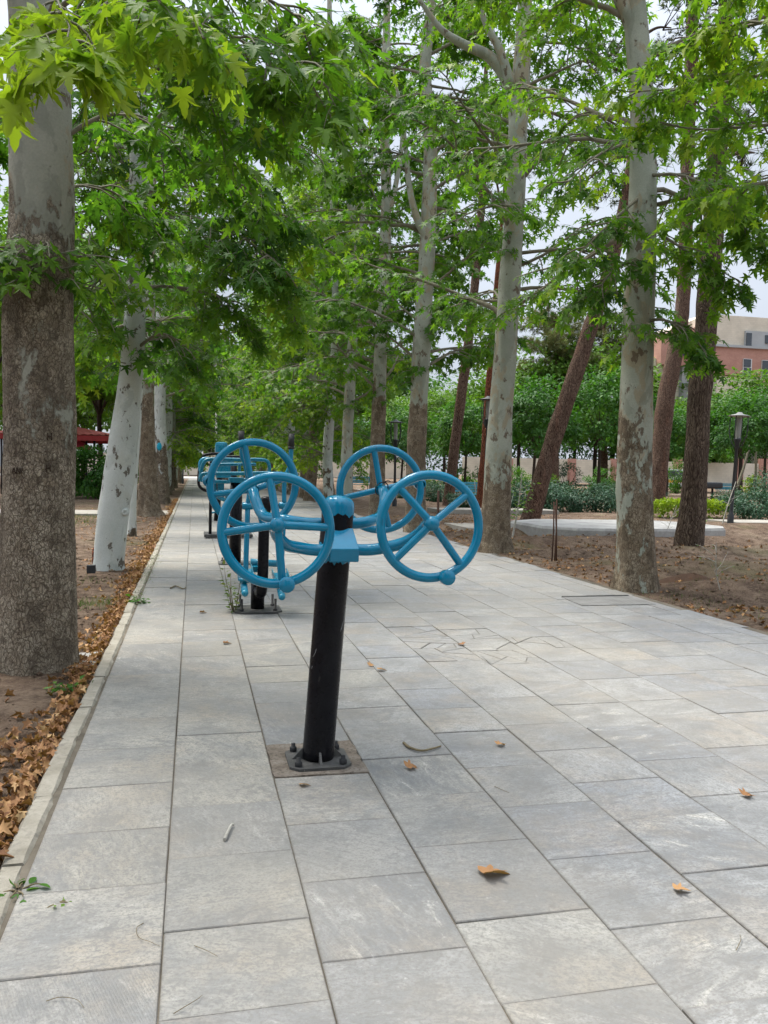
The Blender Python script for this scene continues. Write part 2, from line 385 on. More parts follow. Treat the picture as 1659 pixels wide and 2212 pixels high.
def m_brick(name, a, b, mortar, sc):
    t = NT(name); c = t.coord()
    w = t.n('Mapping'); w.inputs['Rotation'].default_value = (R(90), 0, 0); t.l(c, w.inputs['Vector'])
    br = t.n('TexBrick'); br.inputs['Scale'].default_value = sc
    for i, v in ((1, a), (2, b), (3, mortar)): br.inputs[i].default_value = (*v, 1)
    br.inputs['Mortar Size'].default_value = 0.012
    t.l(w.outputs[0], br.inputs['Vector'])
    k = t.mix(0.5, br.outputs['Color'], t.ramp(t.noise(c, 0.7, 5), [(0.3, tuple(x * .8 for x in a)), (0.7, tuple(min(1, x * 1.1) for x in b))]))
    return t.done(t.pbr(k, 0.85, 0.2))
M['brick'] = m_brick('red_brick', (0.37, 0.185, 0.14), (0.46, 0.25, 0.195), (0.4, 0.32, 0.26), 2.4)
M['cream'] = m_brick('cream_stone', (0.56, 0.50, 0.40), (0.64, 0.57, 0.46), (0.46, 0.41, 0.33), 1.1)
M['grey_wall'] = m_plain('grey_cladding', (0.36, 0.37, 0.37), 0.7, 0.3, 0.1, 0.8)
M['window'] = m_plain('window_glass', (0.05, 0.06, 0.07), 0.1, 0.6, 0.3, 0.5, 0.02)
M['frame'] = m_plain('window_frame', (0.6, 0.6, 0.58), 0.5, 0.4, 0.1, 4)
M['red_roof'] = m_plain('red_sheet_roof', (0.42, 0.10, 0.085), 0.4, 0.5, 0.2, 3)
M['red_trim'] = m_plain('red_fascia', (0.33, 0.02, 0.02), 0.4, 0.4, 0.15, 5)
M['pink'] = m_plain('pink_cloth', (0.68, 0.16, 0.28), 0.6, 0.3, 0.15, 5)
M['asphalt'] = m_plain('light_road', (0.30, 0.29, 0.27), 0.9, 0.2, 0.2, 1.0)
M['mark_blue'] = m_plain('blue_paint_splash', (0.01, 0.32, 0.46), 0.5, 0.3, 0.15, 20)
M['carve'] = m_plain('carved_bark', (0.05, 0.035, 0.026), 0.95, 0.1, 0.3, 60)
M['van_white'] = m_plain('van_paint', (0.55, 0.57, 0.58), 0.35, 0.5, 0.08, 2)
M['van_yellow'] = m_plain('van_stripe', (0.55, 0.33, 0.03), 0.4, 0.5, 0.1, 2)
# ------------------------------------------------------------------ numpy leaf clouds
def mk_template(out, center, curl=0.3, fold=0.18):
    pts = [(0.0, 0.0)] + out + [(-x, y) for x, y in reversed(out[:-1])]
    v = [center] + pts
    v = np.array([(x, y, -curl * y * y * 0.6 - curl * x * x * 0.9 + fold * abs(x)) for x, y in v], dtype=np.float32)
    n = len(pts)
    f = np.array([(0, 1 + i, 1 + (i + 1) % n) for i in range(n)], dtype=np.int32)
    return v, f
T_HI = mk_template([(.07, -.04), (.26, -.09), (.54, -.02), (.36, .10), (.19, .20), (.38, .34), (.45, .52), (.66, .64), (.44, .60), (.28, .52), (.135, .40), (.20, .58), (.135, .68), (.12, .84), (0, 1.05)], (0, .25))
T_MID = mk_template([(.22, -.07), (.56, .0), (.20, .21), (.66, .62), (.14, .42), (.15, .70), (0, 1.05)], (0, .25))
T_LOW = mk_template([(.55, .08), (.25, .26), (.60, .60), (.19, .46), (0, 1.02)], (0, .3))
T_OVAL = mk_template([(.2, .2), (.26, .5), (.14, .8), (0, 1.0)], (0, .45), 0.35, 0.3)
T_OVAL2 = mk_template([(.27, .4), (0, 1.0)], (0, .42), 0.4, 0.3)
T_CURL = mk_template([(.40, .10), (.24, .28), (.46, .55), (.16, .5), (0, .95)], (0, .3), 1.3, 1.1)
T_NEED = (np.array([(-.012, 0, 0), (.012, 0, 0), (0, 1, 0)], dtype=np.float32), np.array([(0, 1, 2)], dtype=np.int32))
T_BLADE = (np.array([(-.03, 0, 0), (.03, 0, 0), (.022, .6, -.04), (-.022, .6, -.04), (0, 1, -.18)], dtype=np.float32), np.array([(0, 1, 2), (0, 2, 3), (3, 2, 4)], dtype=np.int32))
class Leaves:
    def __init__(self): self.p = []; self.t = []; self.n = []; self.s = []; self.c = []
    def add(self, p, t, n, s, c):
        self.p.append(tuple(p)); self.t.append(tuple(t)); self.n.append(tuple(n)); self.s.append(s); self.c.append(c)
    def mesh(self, name, mat, tpl, org=(0, 0, 0)):
        tv, tf = tpl
        p = np.array(self.p, dtype=np.float32) - np.array(org, dtype=np.float32)
        t = np.array(self.t, dtype=np.float32); n = np.array(self.n, dtype=np.float32); s = np.array(self.s, dtype=np.float32)
        t /= np.linalg.norm(t, axis=1, keepdims=True) + 1e-9
        n -= t * np.sum(n * t, axis=1, keepdims=True); n /= np.linalg.norm(n, axis=1, keepdims=True) + 1e-9
        b = np.cross(t, n)
        N, K = len(p), len(tv)
        v = p[:, None, :] + s[:, None, None] * (tv[None, :, 0:1] * b[:, None, :] + tv[None, :, 1:2] * t[:, None, :] + tv[None, :, 2:3] * n[:, None, :])
        f = (tf[None, :, :] + (np.arange(N, dtype=np.int32) * K)[:, None, None]).reshape(-1, 3)
        me = bpy.data.meshes.new(name)
        me.vertices.add(N * K); me.vertices.foreach_set('co', v.reshape(-1).astype(np.float32))
        nf = len(f); me.loops.add(nf * 3); me.loops.foreach_set('vertex_index', f.reshape(-1))
        me.polygons.add(nf); me.polygons.foreach_set('loop_start', np.arange(0, nf * 3, 3, dtype=np.int32))
        me.polygons.foreach_set('use_smooth', np.ones(nf, dtype=bool))
        a = me.attributes.new('tint', 'FLOAT', 'POINT')
        a.data.foreach_set('value', np.repeat(np.clip(np.array(self.c, dtype=np.float32), 0, 1), K))
        me.update(calc_edges=True); me.materials.append(mat)
        return me
def vrand(rng): return Vector((rng.gauss(0, 1), rng.gauss(0, 1), rng.gauss(0, 1)))
UPV = Vector((0, 0, 1))
def twig_leaves(rng, pts, L, n, size, tint, down=0.45, spread=0.85):
    m = len(pts) - 1
    for i in range(n):
        t = (i + 0.6) / n * m; k = min(int(t), m - 1); p = pts[k].lerp(pts[k + 1], t - k)
        d = (pts[k + 1] - pts[k]).normalized()
        sd = d.cross(UPV)
        sd = sd.normalized() if sd.length > 1e-4 else Vector((1, 0, 0))
        sg = 1 if i % 2 else -1
        tip = d * 0.55 + sd * (sg * spread) - UPV * down + vrand(rng) * 0.28
        if i == n - 1: tip = d - UPV * down * 0.8 + vrand(rng) * 0.2
        tip.normalize()
        s = size * rng.uniform(0.6, 1.2)
        p = p + tip * (s * 0.35)
        nr = UPV + vrand(rng) * 0.38 + d * 0.15
        young = 0.22 * (t / m) ** 2
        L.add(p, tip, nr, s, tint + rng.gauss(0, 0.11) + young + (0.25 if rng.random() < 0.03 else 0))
def wander(rng, p, d, length, n, droop, wob):
    pts = [Vector(p)]; d = Vector(d).normalized(); st = length / n
    for i in range(n):
        d = (d + vrand(rng) * wob - UPV * droop * (i + 1) / n).normalized()
        pts.append(pts[-1] + d * st)
    return pts
def leafy_limb(rng, pts, r0, L, W, nb, bl, ntw, twl, nlf, size, tint, start=0.25, twr=0.003, down=0.45):
    """a limb along pts, side branches along it, twigs on those, leaves on the twigs"""
    m = len(pts) - 1
    W.tube(pts, [r0 * (1 - 0.82 * i / m) for i in range(m + 1)], 7, cap=False)
    for b in range(nb):
        t = (start + (1 - start) * (b + rng.random() * 0.8) / nb) * m; k = min(int(t), m - 1)
        p = pts[k].lerp(pts[k + 1], min(t - k, 1)); d = (pts[k + 1] - pts[k]).normalized()
        sd = d.cross(UPV); sd = sd.normalized() if sd.length > 1e-4 else Vector((1, 0, 0))
        sg = 1 if b % 2 else -1
        bd = d * 0.65 + sd * sg * rng.uniform(0.4, 1.1) + UPV * rng.uniform(-0.35, 0.45)
        ln = bl * (1.15 - 0.55 * t / m) * rng.uniform(0.6, 1.2)
        bp = wander(rng, p, bd, ln, 4, 0.35, 0.14)
        W.tube(bp, [r0 * 0.30 * (1 - 0.7 * i / 4) + twr for i in range(5)], 4, cap=False)
        tb = tint + rng.gauss(0, 0.10)
        for q in range(ntw):
            tt = (0.2 + 0.8 * (q + rng.random() * 0.7) / ntw) * 4; kk = min(int(tt), 3)
            pp = bp[kk].lerp(bp[kk + 1], min(tt - kk, 1)); dd = (bp[kk + 1] - bp[kk]).normalized()
            s2 = dd.cross(UPV); s2 = s2.normalized() if s2.length > 1e-4 else Vector((1, 0, 0))
            td = dd * 0.6 + s2 * (1 if q % 2 else -1) * rng.uniform(0.4, 1.0) + UPV * rng.uniform(-0.4, 0.35)
            tp = wander(rng, pp, td, twl * rng.uniform(0.6, 1.25), 2, 0.3, 0.1)
            W.tube(tp, [twr, twr * 0.8, twr * 0.5], 3, cap=False)
            twig_leaves(rng, tp, L, nlf, size, tb, down)
        twig_leaves(rng, bp[-2:], L, 4, size, tb, down)
# ------------------------------------------------------------------ trunks
def trunk_mesh(name, mat, path, radii, seed, n=28, seg=10, rough=(2.2, 1.0), flare=0.35, lump=0.05, crack=0.0, org=(0, 0, 0), flare_h=0.35):
    """path: world points from the base up; rough: height where flaky bark ends, and how soft"""
    pts = crom(path, seg); m = len(pts)
    rr = []
    for i in range(m):
        t = i / (m - 1) * (len(radii) - 1); k = min(int(t), len(radii) - 2); rr.append(radii[k] * (1 - (t - k)) + radii[k + 1] * (t - k))
    z0 = pts[0].z; vs = []; ra = []
    org = Vector(org)
    x = Vector((1, 0, 0))
    for i, p in enumerate(pts):
        tg = (pts[min(i + 1, m - 1)] - pts[max(i - 1, 0)]).normalized()
        x = (x - tg * x.dot(tg)).normalized(); y = tg.cross(x)
        h = p.z - z0
        fl = 1 + flare * math.exp(-h / flare_h) if flare else 1
        for k in range(n):
            a = 2 * math.pi * k / n
            d = x * math.cos(a) + y * math.sin(a)
            q = p + d * rr[i]
            nz = noise.noise(Vector((q.x * 2.6 + seed, q.y * 2.6, q.z * 1.2))) * lump * 2.2 + noise.noise(Vector((q.x * 7 + seed, q.y * 7, q.z * 4))) * lump * 0.8
            f2 = fl
            if flare: f2 = 1 + (fl - 1) * (0.65 + 0.75 * max(0, math.cos(a * 5 + seed) * 0.5 + 0.5))
            rad = rr[i] * (f2 + nz)
            rv = 1 - (h - rough[0]) / max(rough[1], 0.01) * 0.5 + (0.5 if False else 0)
            rv = max(0.0, min(1.0, rv - 0.5 + 0.5 * noise.noise(Vector((q.x * 1.5 + seed * 3, q.y * 1.5, q.z * 0.8)))))
            if crack > 0 and rv > 0.25:
                dd = noise.voronoi(Vector((q.x * 36 + 2 * noise.noise(q * 9), q.y * 36, q.z * 19 + 2.5 * noise.noise(q * 7))))[0]
                e = min(1.0, (dd[1] - dd[0]) * 3.2)
                rad += crack * (e - 0.7) * min(1, rv * 1.6)
            vs.append(p + d * rad - org); ra.append(rv)
    fs = [(i * n + k, i * n + (k + 1) % n, (i + 1) * n + (k + 1) % n, (i + 1) * n + k) for i in range(m - 1) for k in range(n)]
    fs.append(tuple((m - 1) * n + k for k in range(n)))
    me = bpy.data.meshes.new(name); me.from_pydata([tuple(v) for v in vs], [], fs)
    me.polygons.foreach_set('use_smooth', [True] * len(fs))
    at = me.attributes.new('rough', 'FLOAT', 'POINT'); at.data.foreach_set('value', ra)
    me.materials.append(mat); me.update()
    return me
def axis_at(path, z):
    for a, b in zip(path, path[1:]):
        if a.z <= z <= b.z: return a.lerp(b, (z - a.z) / (b.z - a.z + 1e-9))
    return path[-1].copy()
# ------------------------------------------------------------------ paving
rngP = random.Random(5)
def slope_x(s, py=1909.0):                 # world x of a joint running to the vanishing point
    return G(VPX + s * (py - VPY), py).x
CS = [-0.410, -0.066, 0.258, 0.573, 0.900, 1.197, 1.504, 1.815, 2.125, 2.435, 2.745, 3.055, 3.30, 3.47]
CXS = [slope_x(s) for s in CS]
def yrow(px, py): return G(px, py).y
NEAR = {0: [(345, 2300), (340, 2082), (352, 1907), (357, 1785), (362, 1690), (370, 1612), (375, 1548), (382, 1455), (390, 1388), (397, 1311)],
        1: [(350, 2205), (350, 2014), (360, 1857), (370, 1745), (380, 1590), (388, 1450)],
        2: [(700, 2340), (700, 2079), (655, 1907), (625, 1782), (600, 1680), (580, 1610), (560, 1520)],
        3: [(1090, 2390), (1090, 2167), (995, 1992), (900, 1832), (835, 1725), (790, 1640)],
        4: [(1315, 2200), (1315, 2007), (1180, 1857), (1080, 1745), (1010, 1660)],
        5: [(1480, 2080), (1480, 1887), (1335, 1772), (1260, 1690)],
        6: [(1659, 1860), (1490, 1722)]}
tiles = []     # (poly in xy, tone colour, kind)
for c in range(len(CXS) - 1):
    if c in NEAR:
        ys = [yrow(*p) for p in NEAR[c]]
        ys = [ys[0] - 0.45 * k for k in range(4, 0, -1)] + ys
    else: ys = [0.3 + rngP.uniform(0, 0.4)]
    while ys[-1] < 95: ys.append(ys[-1] + rngP.choice([0.40, 0.42, 0.45, 0.5, 0.42]) * (1 if ys[-1] < 40 else 2.0))
    for a, b in zip(ys, ys[1:]):
        if b > 0.2: tiles.append((c, a, b))
TONES = [(0.36, 0.35, 0.315), (0.34, 0.335, 0.31), (0.315, 0.312, 0.30), (0.37, 0.36, 0.325), (0.355, 0.335, 0.285), (0.265, 0.27, 0.272), (0.345, 0.338, 0.315), (.335, .33, .305), (0.225, 0.235, 0.248), (0.25, 0.255, 0.262)]
pv = MB(); tone = []; uvr = []; vein = []; edge_att = []
def put_tile(poly, col, dz=0.0, gap=0.0028, edge=0.0):
    """one stone: a chamfered slab with its own veining direction"""
    n = len(poly); cx = sum(p[0] for p in poly) / n; cy = sum(p[1] for p in poly) / n
    def inset(g):
        out = []
        for i in range(n):
            a, b, c = Vector(poly[i - 1]), Vector(poly[i]), Vector(poly[(i + 1) % n])
            e1 = (b - a).normalized(); e2 = (c - b).normalized()
            n1 = Vector((-e1.y, e1.x)); n2 = Vector((-e2.y, e2.x))
            k = 1 + n1.dot(n2)
            out.append(b + (n1 + n2) * (g / max(k, 0.3)))
        return out
    o0 = inset(gap); o1 = inset(gap + 0.0025); o2 = inset(gap + 0.010)
    tl = [rngP.uniform(-.0012, .0012) for _ in range(2)]
    zf = lambda p: dz + tl[0] * (p[0] - cx) / 0.2 + tl[1] * (p[1] - cy) / 0.2
    vs = [(p[0], p[1], -0.025) for p in o0] + [(p[0], p[1], zf(p) - 0.003) for p in o0] + [(p[0], p[1], zf(p)) for p in o1] + [(p[0], p[1], zf(p)) for p in o2]
    fs = []
    for r in range(3):
        for i in range(n):
            j = (i + 1) % n; fs.append((r * n + i, r * n + j, (r + 1) * n + j, (r + 1) * n + i))
    fs.append(tuple(3 * n + i for i in range(n)))
    pv.add(vs, fs, flat=True)
    th = rngP.choice([0, 0, 0.2, -0.25, 1.3, 0.5]) + rngP.gauss(0, 0.12); ox, oy = rngP.uniform(0, 50), rngP.uniform(0, 50)
    for v in vs:
        uvr.append((ox + v[0] * math.cos(th) - v[1] * math.sin(th), oy + v[0] * math.sin(th) + v[1] * math.cos(th)))
        tone.append(col)
    ve = rngP.choice([1, .8, .3, 0, 0, 0])
    vein.extend([ve] * len(vs))
    edge_att.extend([1.0] * (3 * n) + [edge] * n)
def cut(poly, p, d):
    """split a polygon by the line through p along d"""
    a, b = [], []
    nrm = Vector((-d[1], d[0])); n = len(poly)
    sd = [(Vector(q) - Vector(p)).dot(nrm) for q in poly]
    for i in range(n):
        j = (i + 1) % n; q, r = Vector(poly[i]), Vector(poly[j])
        (a if sd[i] >= 0 else b).append(tuple(q))
        if (sd[i] >= 0) != (sd[j] >= 0):
            x = q.lerp(r, sd[i] / (sd[i] - sd[j])); a.append(tuple(x)); b.append(tuple(x))
    return [q for q in (a, b) if len(q) >= 3]
PATCH = (2, yrow(600, 1680))
crack_c = G(1010, 1385)
for c, a, b in tiles:
    x0, x1 = CXS[c], CXS[c + 1]
    j = 0.004
    if c == len(CXS) - 2: x1 += rngP.choice([-0.09, -0.05, 0, 0.03])
    jx = rngP.uniform(.0005, .0025); poly = [(x0 + jx, a), (x1 - jx, a), (x1 - jx, b), (x0 + jx, b)]
    warm = max(0.0, 1 - (c / 3.5))
    col = Vector(rngP.choice(TONES)) * .86
    col = col.lerp(Vector((0.325, 0.302, 0.258)), 0.65 * warm) * rngP.uniform(0.86, 1.1)
    if c > 3: col = col.lerp(Vector((0.255, 0.268, 0.292)), .45)
    if c == PATCH[0] and abs(a - PATCH[1]) < 0.02:
        PPOLY = poly; put_tile(poly, tuple(col), -.004); continue
    if c in (4, 5, 6, 7) and (Vector(((x0 + x1) / 2, (a + b) / 2)) - crack_c.to_2d()).length < 0.60:
        ps = [poly]
        for _ in range(3):
            nx = []
            for q in ps:
                cc = Vector((sum(p[0] for p in q) / len(q), sum(p[1] for p in q) / len(q))); an = rngP.uniform(0, 3.14)
                nx += cut(q, cc + Vector((rngP.gauss(0, .05), rngP.gauss(0, .05))), (math.cos(an), math.sin(an))) if rngP.random() < 0.75 and len(ps) < 6 else [q]
            ps = nx
        for q in ps: put_tile(q, tuple(col * rngP.uniform(0.95, 1.04)), rngP.uniform(-.0035, .002), rngP.choice([.0007, .0016, .0028]))
        continue
    put_tile(poly, tuple(col), rngP.uniform(-.0025, .0025), rngP.choice([0.0001, 0.0004, 0.0012]))
po = pv.build('paved_path', M['paving'], None, (0, 0, 0), smooth=False)
me = po.data
uvl = me.uv_layers.new(name='stone')
li = np.empty(len(me.loops), dtype=np.int32); me.loops.foreach_get('vertex_index', li)
uvl.data.foreach_set('uv', np.array(uvr, dtype=np.float32)[li].reshape(-1))
ca = me.color_attributes.new('tone', 'FLOAT_COLOR', 'POINT')
ca.data.foreach_set('color', np.array([(*c, 1) for c in tone], dtype=np.float32).reshape(-1))
va = me.attributes.new('vein', 'FLOAT', 'POINT'); va.data.foreach_set('value', np.array(vein, dtype=np.float32))
va = me.attributes.new('edge', 'FLOAT', 'POINT'); va.data.foreach_set('value', np.array(edge_att, dtype=np.float32))
tag(po, kind='structure')
XL, XR = CXS[0], CXS[-1]
def m_patch():
    t = NT('worn_mortar'); c = t.n('NewGeometry').outputs['Position']
    k = t.ramp(t.noise(c, 9, 8, .7), [(.32, (.115, .092, .072)), (.5, (.185, .155, .125)), (.68, (.245, .215, .18))])
    k = t.mix(t.ramp(t.noise(c, 60, 5, .7), [(.38, .7), (.5, 0.0)]), k, (.08, .065, .052))
    return t.done(t.pbr(k, .95, .15, 0, t.bump(t.noise(c, 45, 6, .7), .8, .012)))
rr9 = random.Random(6); pt = MB(); ring = []
for i in range(4):
    p, q = Vector(PPOLY[i]), Vector(PPOLY[(i + 1) % 4])
    for k in range(9):
        e = p.lerp(q, k / 9); ring.append((e.x + rr9.uniform(-.006, .006), e.y + rr9.uniform(-.008, .008)))
pt.prism(ring, -.02, .0028)
tag(pt.build('mortar_patch', m_patch(), None, (0, 0, 0), smooth=False), kind='structure')
g = MB(); g.add([(XL - 0.05, 0.1, -0.0065), (XR + 0.02, 0.1, -0.0065), (XR + 0.02, 96, -0.0065), (XL - 0.05, 96, -0.0065)], [(0, 1, 2, 3)])
tag(g.build('path_bedding', M['grout'], None, (0, 0, 0), smooth=False), kind='structure')
# kerb stones on the left edge
kb = MB(); y = 0.4; rk = random.Random(8)
XK1 = XL - 0.013; XK0 = XK1 - 0.088
while y < 95:
    ln = rk.choice([0.5, 0.58, 0.62, 0.66, 0.75]) * (1 if y < 40 else 1.8)
    ns = 8 if y < 12 else 3
    zt = rk.uniform(0.002, 0.010); dx = rk.uniform(-.006, .006); ang = rk.uniform(-.002, .002)
    rows = []
    for i in range(ns + 1):
        yy = y + 0.004 + (ln - 0.008) * i / ns; e = 0.012 if i in (0, ns) else 0.0
        jit = lambda s=.0035: rk.uniform(-s, s) * .55
        ox = dx + ang * (i - ns / 2)
        rows.append([(XK0 + ox + jit(.006), yy, -0.09), (XK0 + ox + jit(.005), yy, zt - 0.022 - e + jit()), (XK0 + ox + 0.016 + jit(.004), yy, zt - e * .5 + jit(.002)),
                     (XK1 + ox - 0.014 + jit(.004), yy, zt - e * .5 + jit(.002)), (XK1 + ox + jit(.004), yy, zt - 0.016 - e + jit()), (XK1 + ox, yy, -0.09)])
    vs = [p for r in rows for p in r]; fs = [(i * 6 + k, i * 6 + k + 1, (i + 1) * 6 + k + 1, (i + 1) * 6 + k) for i in range(ns) for k in range(5)]
    fs += [tuple(range(6)), tuple(ns * 6 + k for k in reversed(range(6)))]
    kb.add(vs, fs, flat=True); y += ln
tag(kb.build('kerb', M['kerb'], None, (0, 0, 0), smooth=False), kind='structure')
# ------------------------------------------------------------------ ground
def soil_h(x, y):
    if XK0 + 0.02 < x < XR - 0.03: return -0.07
    n = noise.noise(Vector((x * 0.9, y * 0.9, 3.1))) * 0.022 + noise.noise(Vector((x * 3.2, y * 3.2, 1.0))) * 0.018 + abs(noise.noise(Vector((x * 7, y * 7, 4)))) * 0.014
    if x <= XK0 + 0.02:
        d = (XK0 - x)
        return -0.035 + n * min(1, max(0, d) * 2.5 + 0.2) + (noise.noise(Vector((x * .35, y * .35, 9))) * 0.05 if d > 1 else 0)
    d = x - XR
    fur = math.sin((y + 0.5 * noise.noise(Vector((x * .5, y * .4, 0)))) * 3.1) * 0.075 * min(1, d * 0.8) * (1 if y < 19.5 else 0.2)
    return -0.022 + n * 1.3 * min(1, d * 2 + .2) + fur + min(0.06, d * 0.03)
def frange(a, b, s):
    o = []
    while a < b: o.append(a); a += s
    return o
gx = [-240, -150, -90, -60, -40, -28] + frange(-20, -6, 1.0) + frange(-6, -2.5, 0.3) + frange(-2.5, XK0 - .02, 0.075) + [XK0 + .01, XK0 + .05] + frange(XK0 + .5, XR - .3, .8) + [XR - .06, XR - .01] + frange(XR + .04, XR + 7, 0.11) + frange(XR + 7, 30, 0.8) + [34, 42, 55, 75, 110, 170, 260]
gy = [-30, -10, -4, 0] + frange(.6, 9, 0.1) + frange(9, 26, 0.16) + frange(26, 60, 0.8) + [64, 70, 80, 95, 120, 160, 220, 300, 420]
vs = [(x, yy, soil_h(x, yy)) for yy in gy for x in gx]; nx = len(gx)
fs = [(j * nx + i, j * nx + i + 1, (j + 1) * nx + i + 1, (j + 1) * nx + i) for j in range(len(gy) - 1) for i in range(nx - 1)]
gm = MB(); gm.add(vs, fs)
tag(gm.build('ground', M['soil'], None, (0, 0, 0)), kind='structure')
# paved strips beside the path
def slab(name, poly, z0, z1, mat):
    b = MB(); b.prism(poly, z0, z1)
    return tag(b.build(name, mat, None, (0, 0, 0), smooth=False), kind='structure')
a = G(905, 1152); b = G(1226, 1155)
slab('side_path', [(XR + 1.0, a.y), (b.x, a.y), (b.x, a.y + 1.8), (XR + 1.0, a.y + 1.8)], -0.1, 0.11, M['slab_top'])
a = G(930, 1112); b = G(1160, 1116)
slab('bed_edging', [(XR + 2.5, a.y), (b.x + 1, a.y), (b.x + 1, a.y + 1.3), (XR + 2.5, a.y + 1.3)], -0.1, 0.16, M['slab_top'])
a = G(1590, 1135)
slab('bed_edging', [(a.x, a.y), (a.x + 9, a.y - .4), (a.x + 9, a.y + 1.2), (a.x, a.y + 1.4)], -0.1, 0.08, M['slab_top'])
slab('cross_path', [(-18, 23.2), (XK0 - .05, 23.2), (XK0 - .05, 25.2), (-18, 25.2)], -0.1, 0.012, M['slab_top'])
slab('far_walk', [(XR + 3, 52), (60, 50), (60, 62), (XR + 3, 64)], -0.1, 0.03, M['asphalt'])
slab('cross_road', [(-60, 97), (90, 97), (90, 118), (-60, 118)], -0.1, 0.012, M['asphalt'])
# raised octagonal slab under the pines
a = G(1172, 1148); b = G(1572, 1168); cxm = (a.x + b.x) / 2; Yf = G(1400, 1171).y
W2 = (P(1573, 1150, Yf + .8).x - P(1171, 1150, Yf + .8).x) / 2
cxm = (P(1573, 1150, Yf + .8).x + P(1171, 1150, Yf + .8).x) / 2
hgt = (1171 - 1143) / ppm(G(1400, 1171))
oct_ = []
rr_ = random.Random(3)
for px_, py_ in [(-1, .25), (-.78, -.02), (-.3, -.1), (.35, -.05), (.83, .06), (1, .3), (1, .85), (.7, 1.25), (-.6, 1.3), (-1, 1.0)]:
    oct_.append((cxm + px_ * W2, Yf + 0.25 + py_ * 2.3))
pb = MB(); n_ = len(oct_)
ins = [(cxm + (p[0] - cxm) * .985, Yf + 1.6 + (p[1] - Yf - 1.6) * .985) for p in oct_]
vs = [(p[0], p[1], -.12) for p in oct_] + [(p[0] + rr_.uniform(-.02, .02), p[1], hgt - .05) for p in oct_] + [(p[0], p[1], hgt) for p in ins]
pb.add(vs, [(r * n_ + i, r * n_ + (i + 1) % n_, (r + 1) * n_ + (i + 1) % n_, (r + 1) * n_ + i) for r in range(2) for i in range(n_)] + [tuple(2 * n_ + i for i in range(n_))], flat=True)
tag(pb.build('raised_platform', M['concrete'], None, (cxm, Yf + 1.5, 0), smooth=False), 'low grey concrete platform with chipped rim under the pines', 'platform')
# inspection cover at the right edge of the path
q = [G(1214, 1291), G(1357, 1288), G(1417, 1306), G(1258, 1309)]
dc = MB(); dc.add([(p.x, p.y, 0.006) for p in q] + [(p.x, p.y, -0.02) for p in q], [(0, 1, 2, 3), (0, 4, 5, 1), (1, 5, 6, 2), (2, 6, 7, 3), (3, 7, 4, 0)], flat=True)
def m_cover():
    t = NT('cover_plate'); c = t.n('NewGeometry').outputs['Position']
    ck = t.n('TexChecker'); ck.inputs['Scale'].default_value = 40; t.l(c, ck.inputs['Vector'])
    k = t.mix(0.25, t.ramp(t.noise(c, 6, 6), [(.3, (.16, .155, .145)), (.7, (.24, .235, .225))]), ck.outputs['Color'], 'MULTIPLY')
    return t.done(t.pbr(k, .7, .3, 0, t.bump(ck.outputs['Fac'], .5, .004)))
M['cover'] = m_cover()
cov = empty('inspection_cover', (q[0].x, q[0].y, 0)); tag(cov, 'flat grey inspection cover let into the paving edge beside the mottled trunk', 'cover')
dc.build('plate', M['cover'], cov, smooth=False)
fr = MB()
for i in range(4):
    p0, p1 = q[i], q[(i + 1) % 4]
    if i in (0,): fr.tube([p0 + Vector((0, 0, .004)), p1 + Vector((0, 0, .004))], .014, 6)
fr.build('rim', M['black_base'], cov)
# ------------------------------------------------------------------ exercise machine with four wheels
def base_plate(name, root, c, s, z, th, mat, cham=0.28):
    k = s / 2; h = k * (1 - cham)
    poly = [(-h, -k), (h, -k), (k, -h), (k, h), (h, k), (-h, k), (-k, h), (-k, -h)]
    b = MB(); b.prism([(c.x + x, c.y + y) for x, y in poly], z, z + th)
    return b.build(name, mat, root, smooth=False)
def bolt(root, x, y, z, h=0.035, r=0.010):
    b = MB(); b.lathe((x, y, z), [(r * 1.75, 0), (r * 1.75, 0.016), (r * 1.5, 0.019), (r, 0.019), (r, h), (0, h)], n=6)
    return b.build('bolt', M['rubber'], root)
B1 = G(686, 1643); Y1 = B1.y
W = empty('wheel_exerciser', B1); tag(W, 'black post with four blue spoked arm wheels, nearest machine on the path', 'exercise machine', 'outdoor gym machines along the path')
T1p = P(731, 1090, Y1 + 0.0)
ax1 = (T1p - B1).normalized()
pst = MB(); PR = 0.0705
L1 = (T1p - B1).length
pst.tube([B1 + ax1 * (L1 * i / 24) + Vector((0, 0, 0.014 if i == 0 else 0)) for i in range(25)], PR, 40)
pst.build('post', M['black'], W)
cp = MB(); prof = [(PR * 1.02, -0.055), (PR * 1.02, -0.02), (PR * .97, 0.0), (PR * .84, .014), (PR * .6, .024), (PR * .3, .029), (0, .030)]
cp.lathe(T1p + ax1 * 0.012, prof, ax1, 40)
for i in range(40):                         # ragged lower edge of the blue paint
    v = Vector(cp.v[i]); cp.v[i] = tuple(v - ax1 * (0.006 * math.sin(i * 1.9) + 0.005 * math.sin(i * 0.8 + 1)))
cp.build('post_cap', M['blue'], W)
plate = base_plate('base_plate', W, B1, 0.272, 0.004, 0.011, M['black_base'])
for sx, sy in ((-1, -1), (1, -1), (-1, 1), (1, 1)): bolt(W, B1.x + sx * .098, B1.y + sy * .098, 0.017)
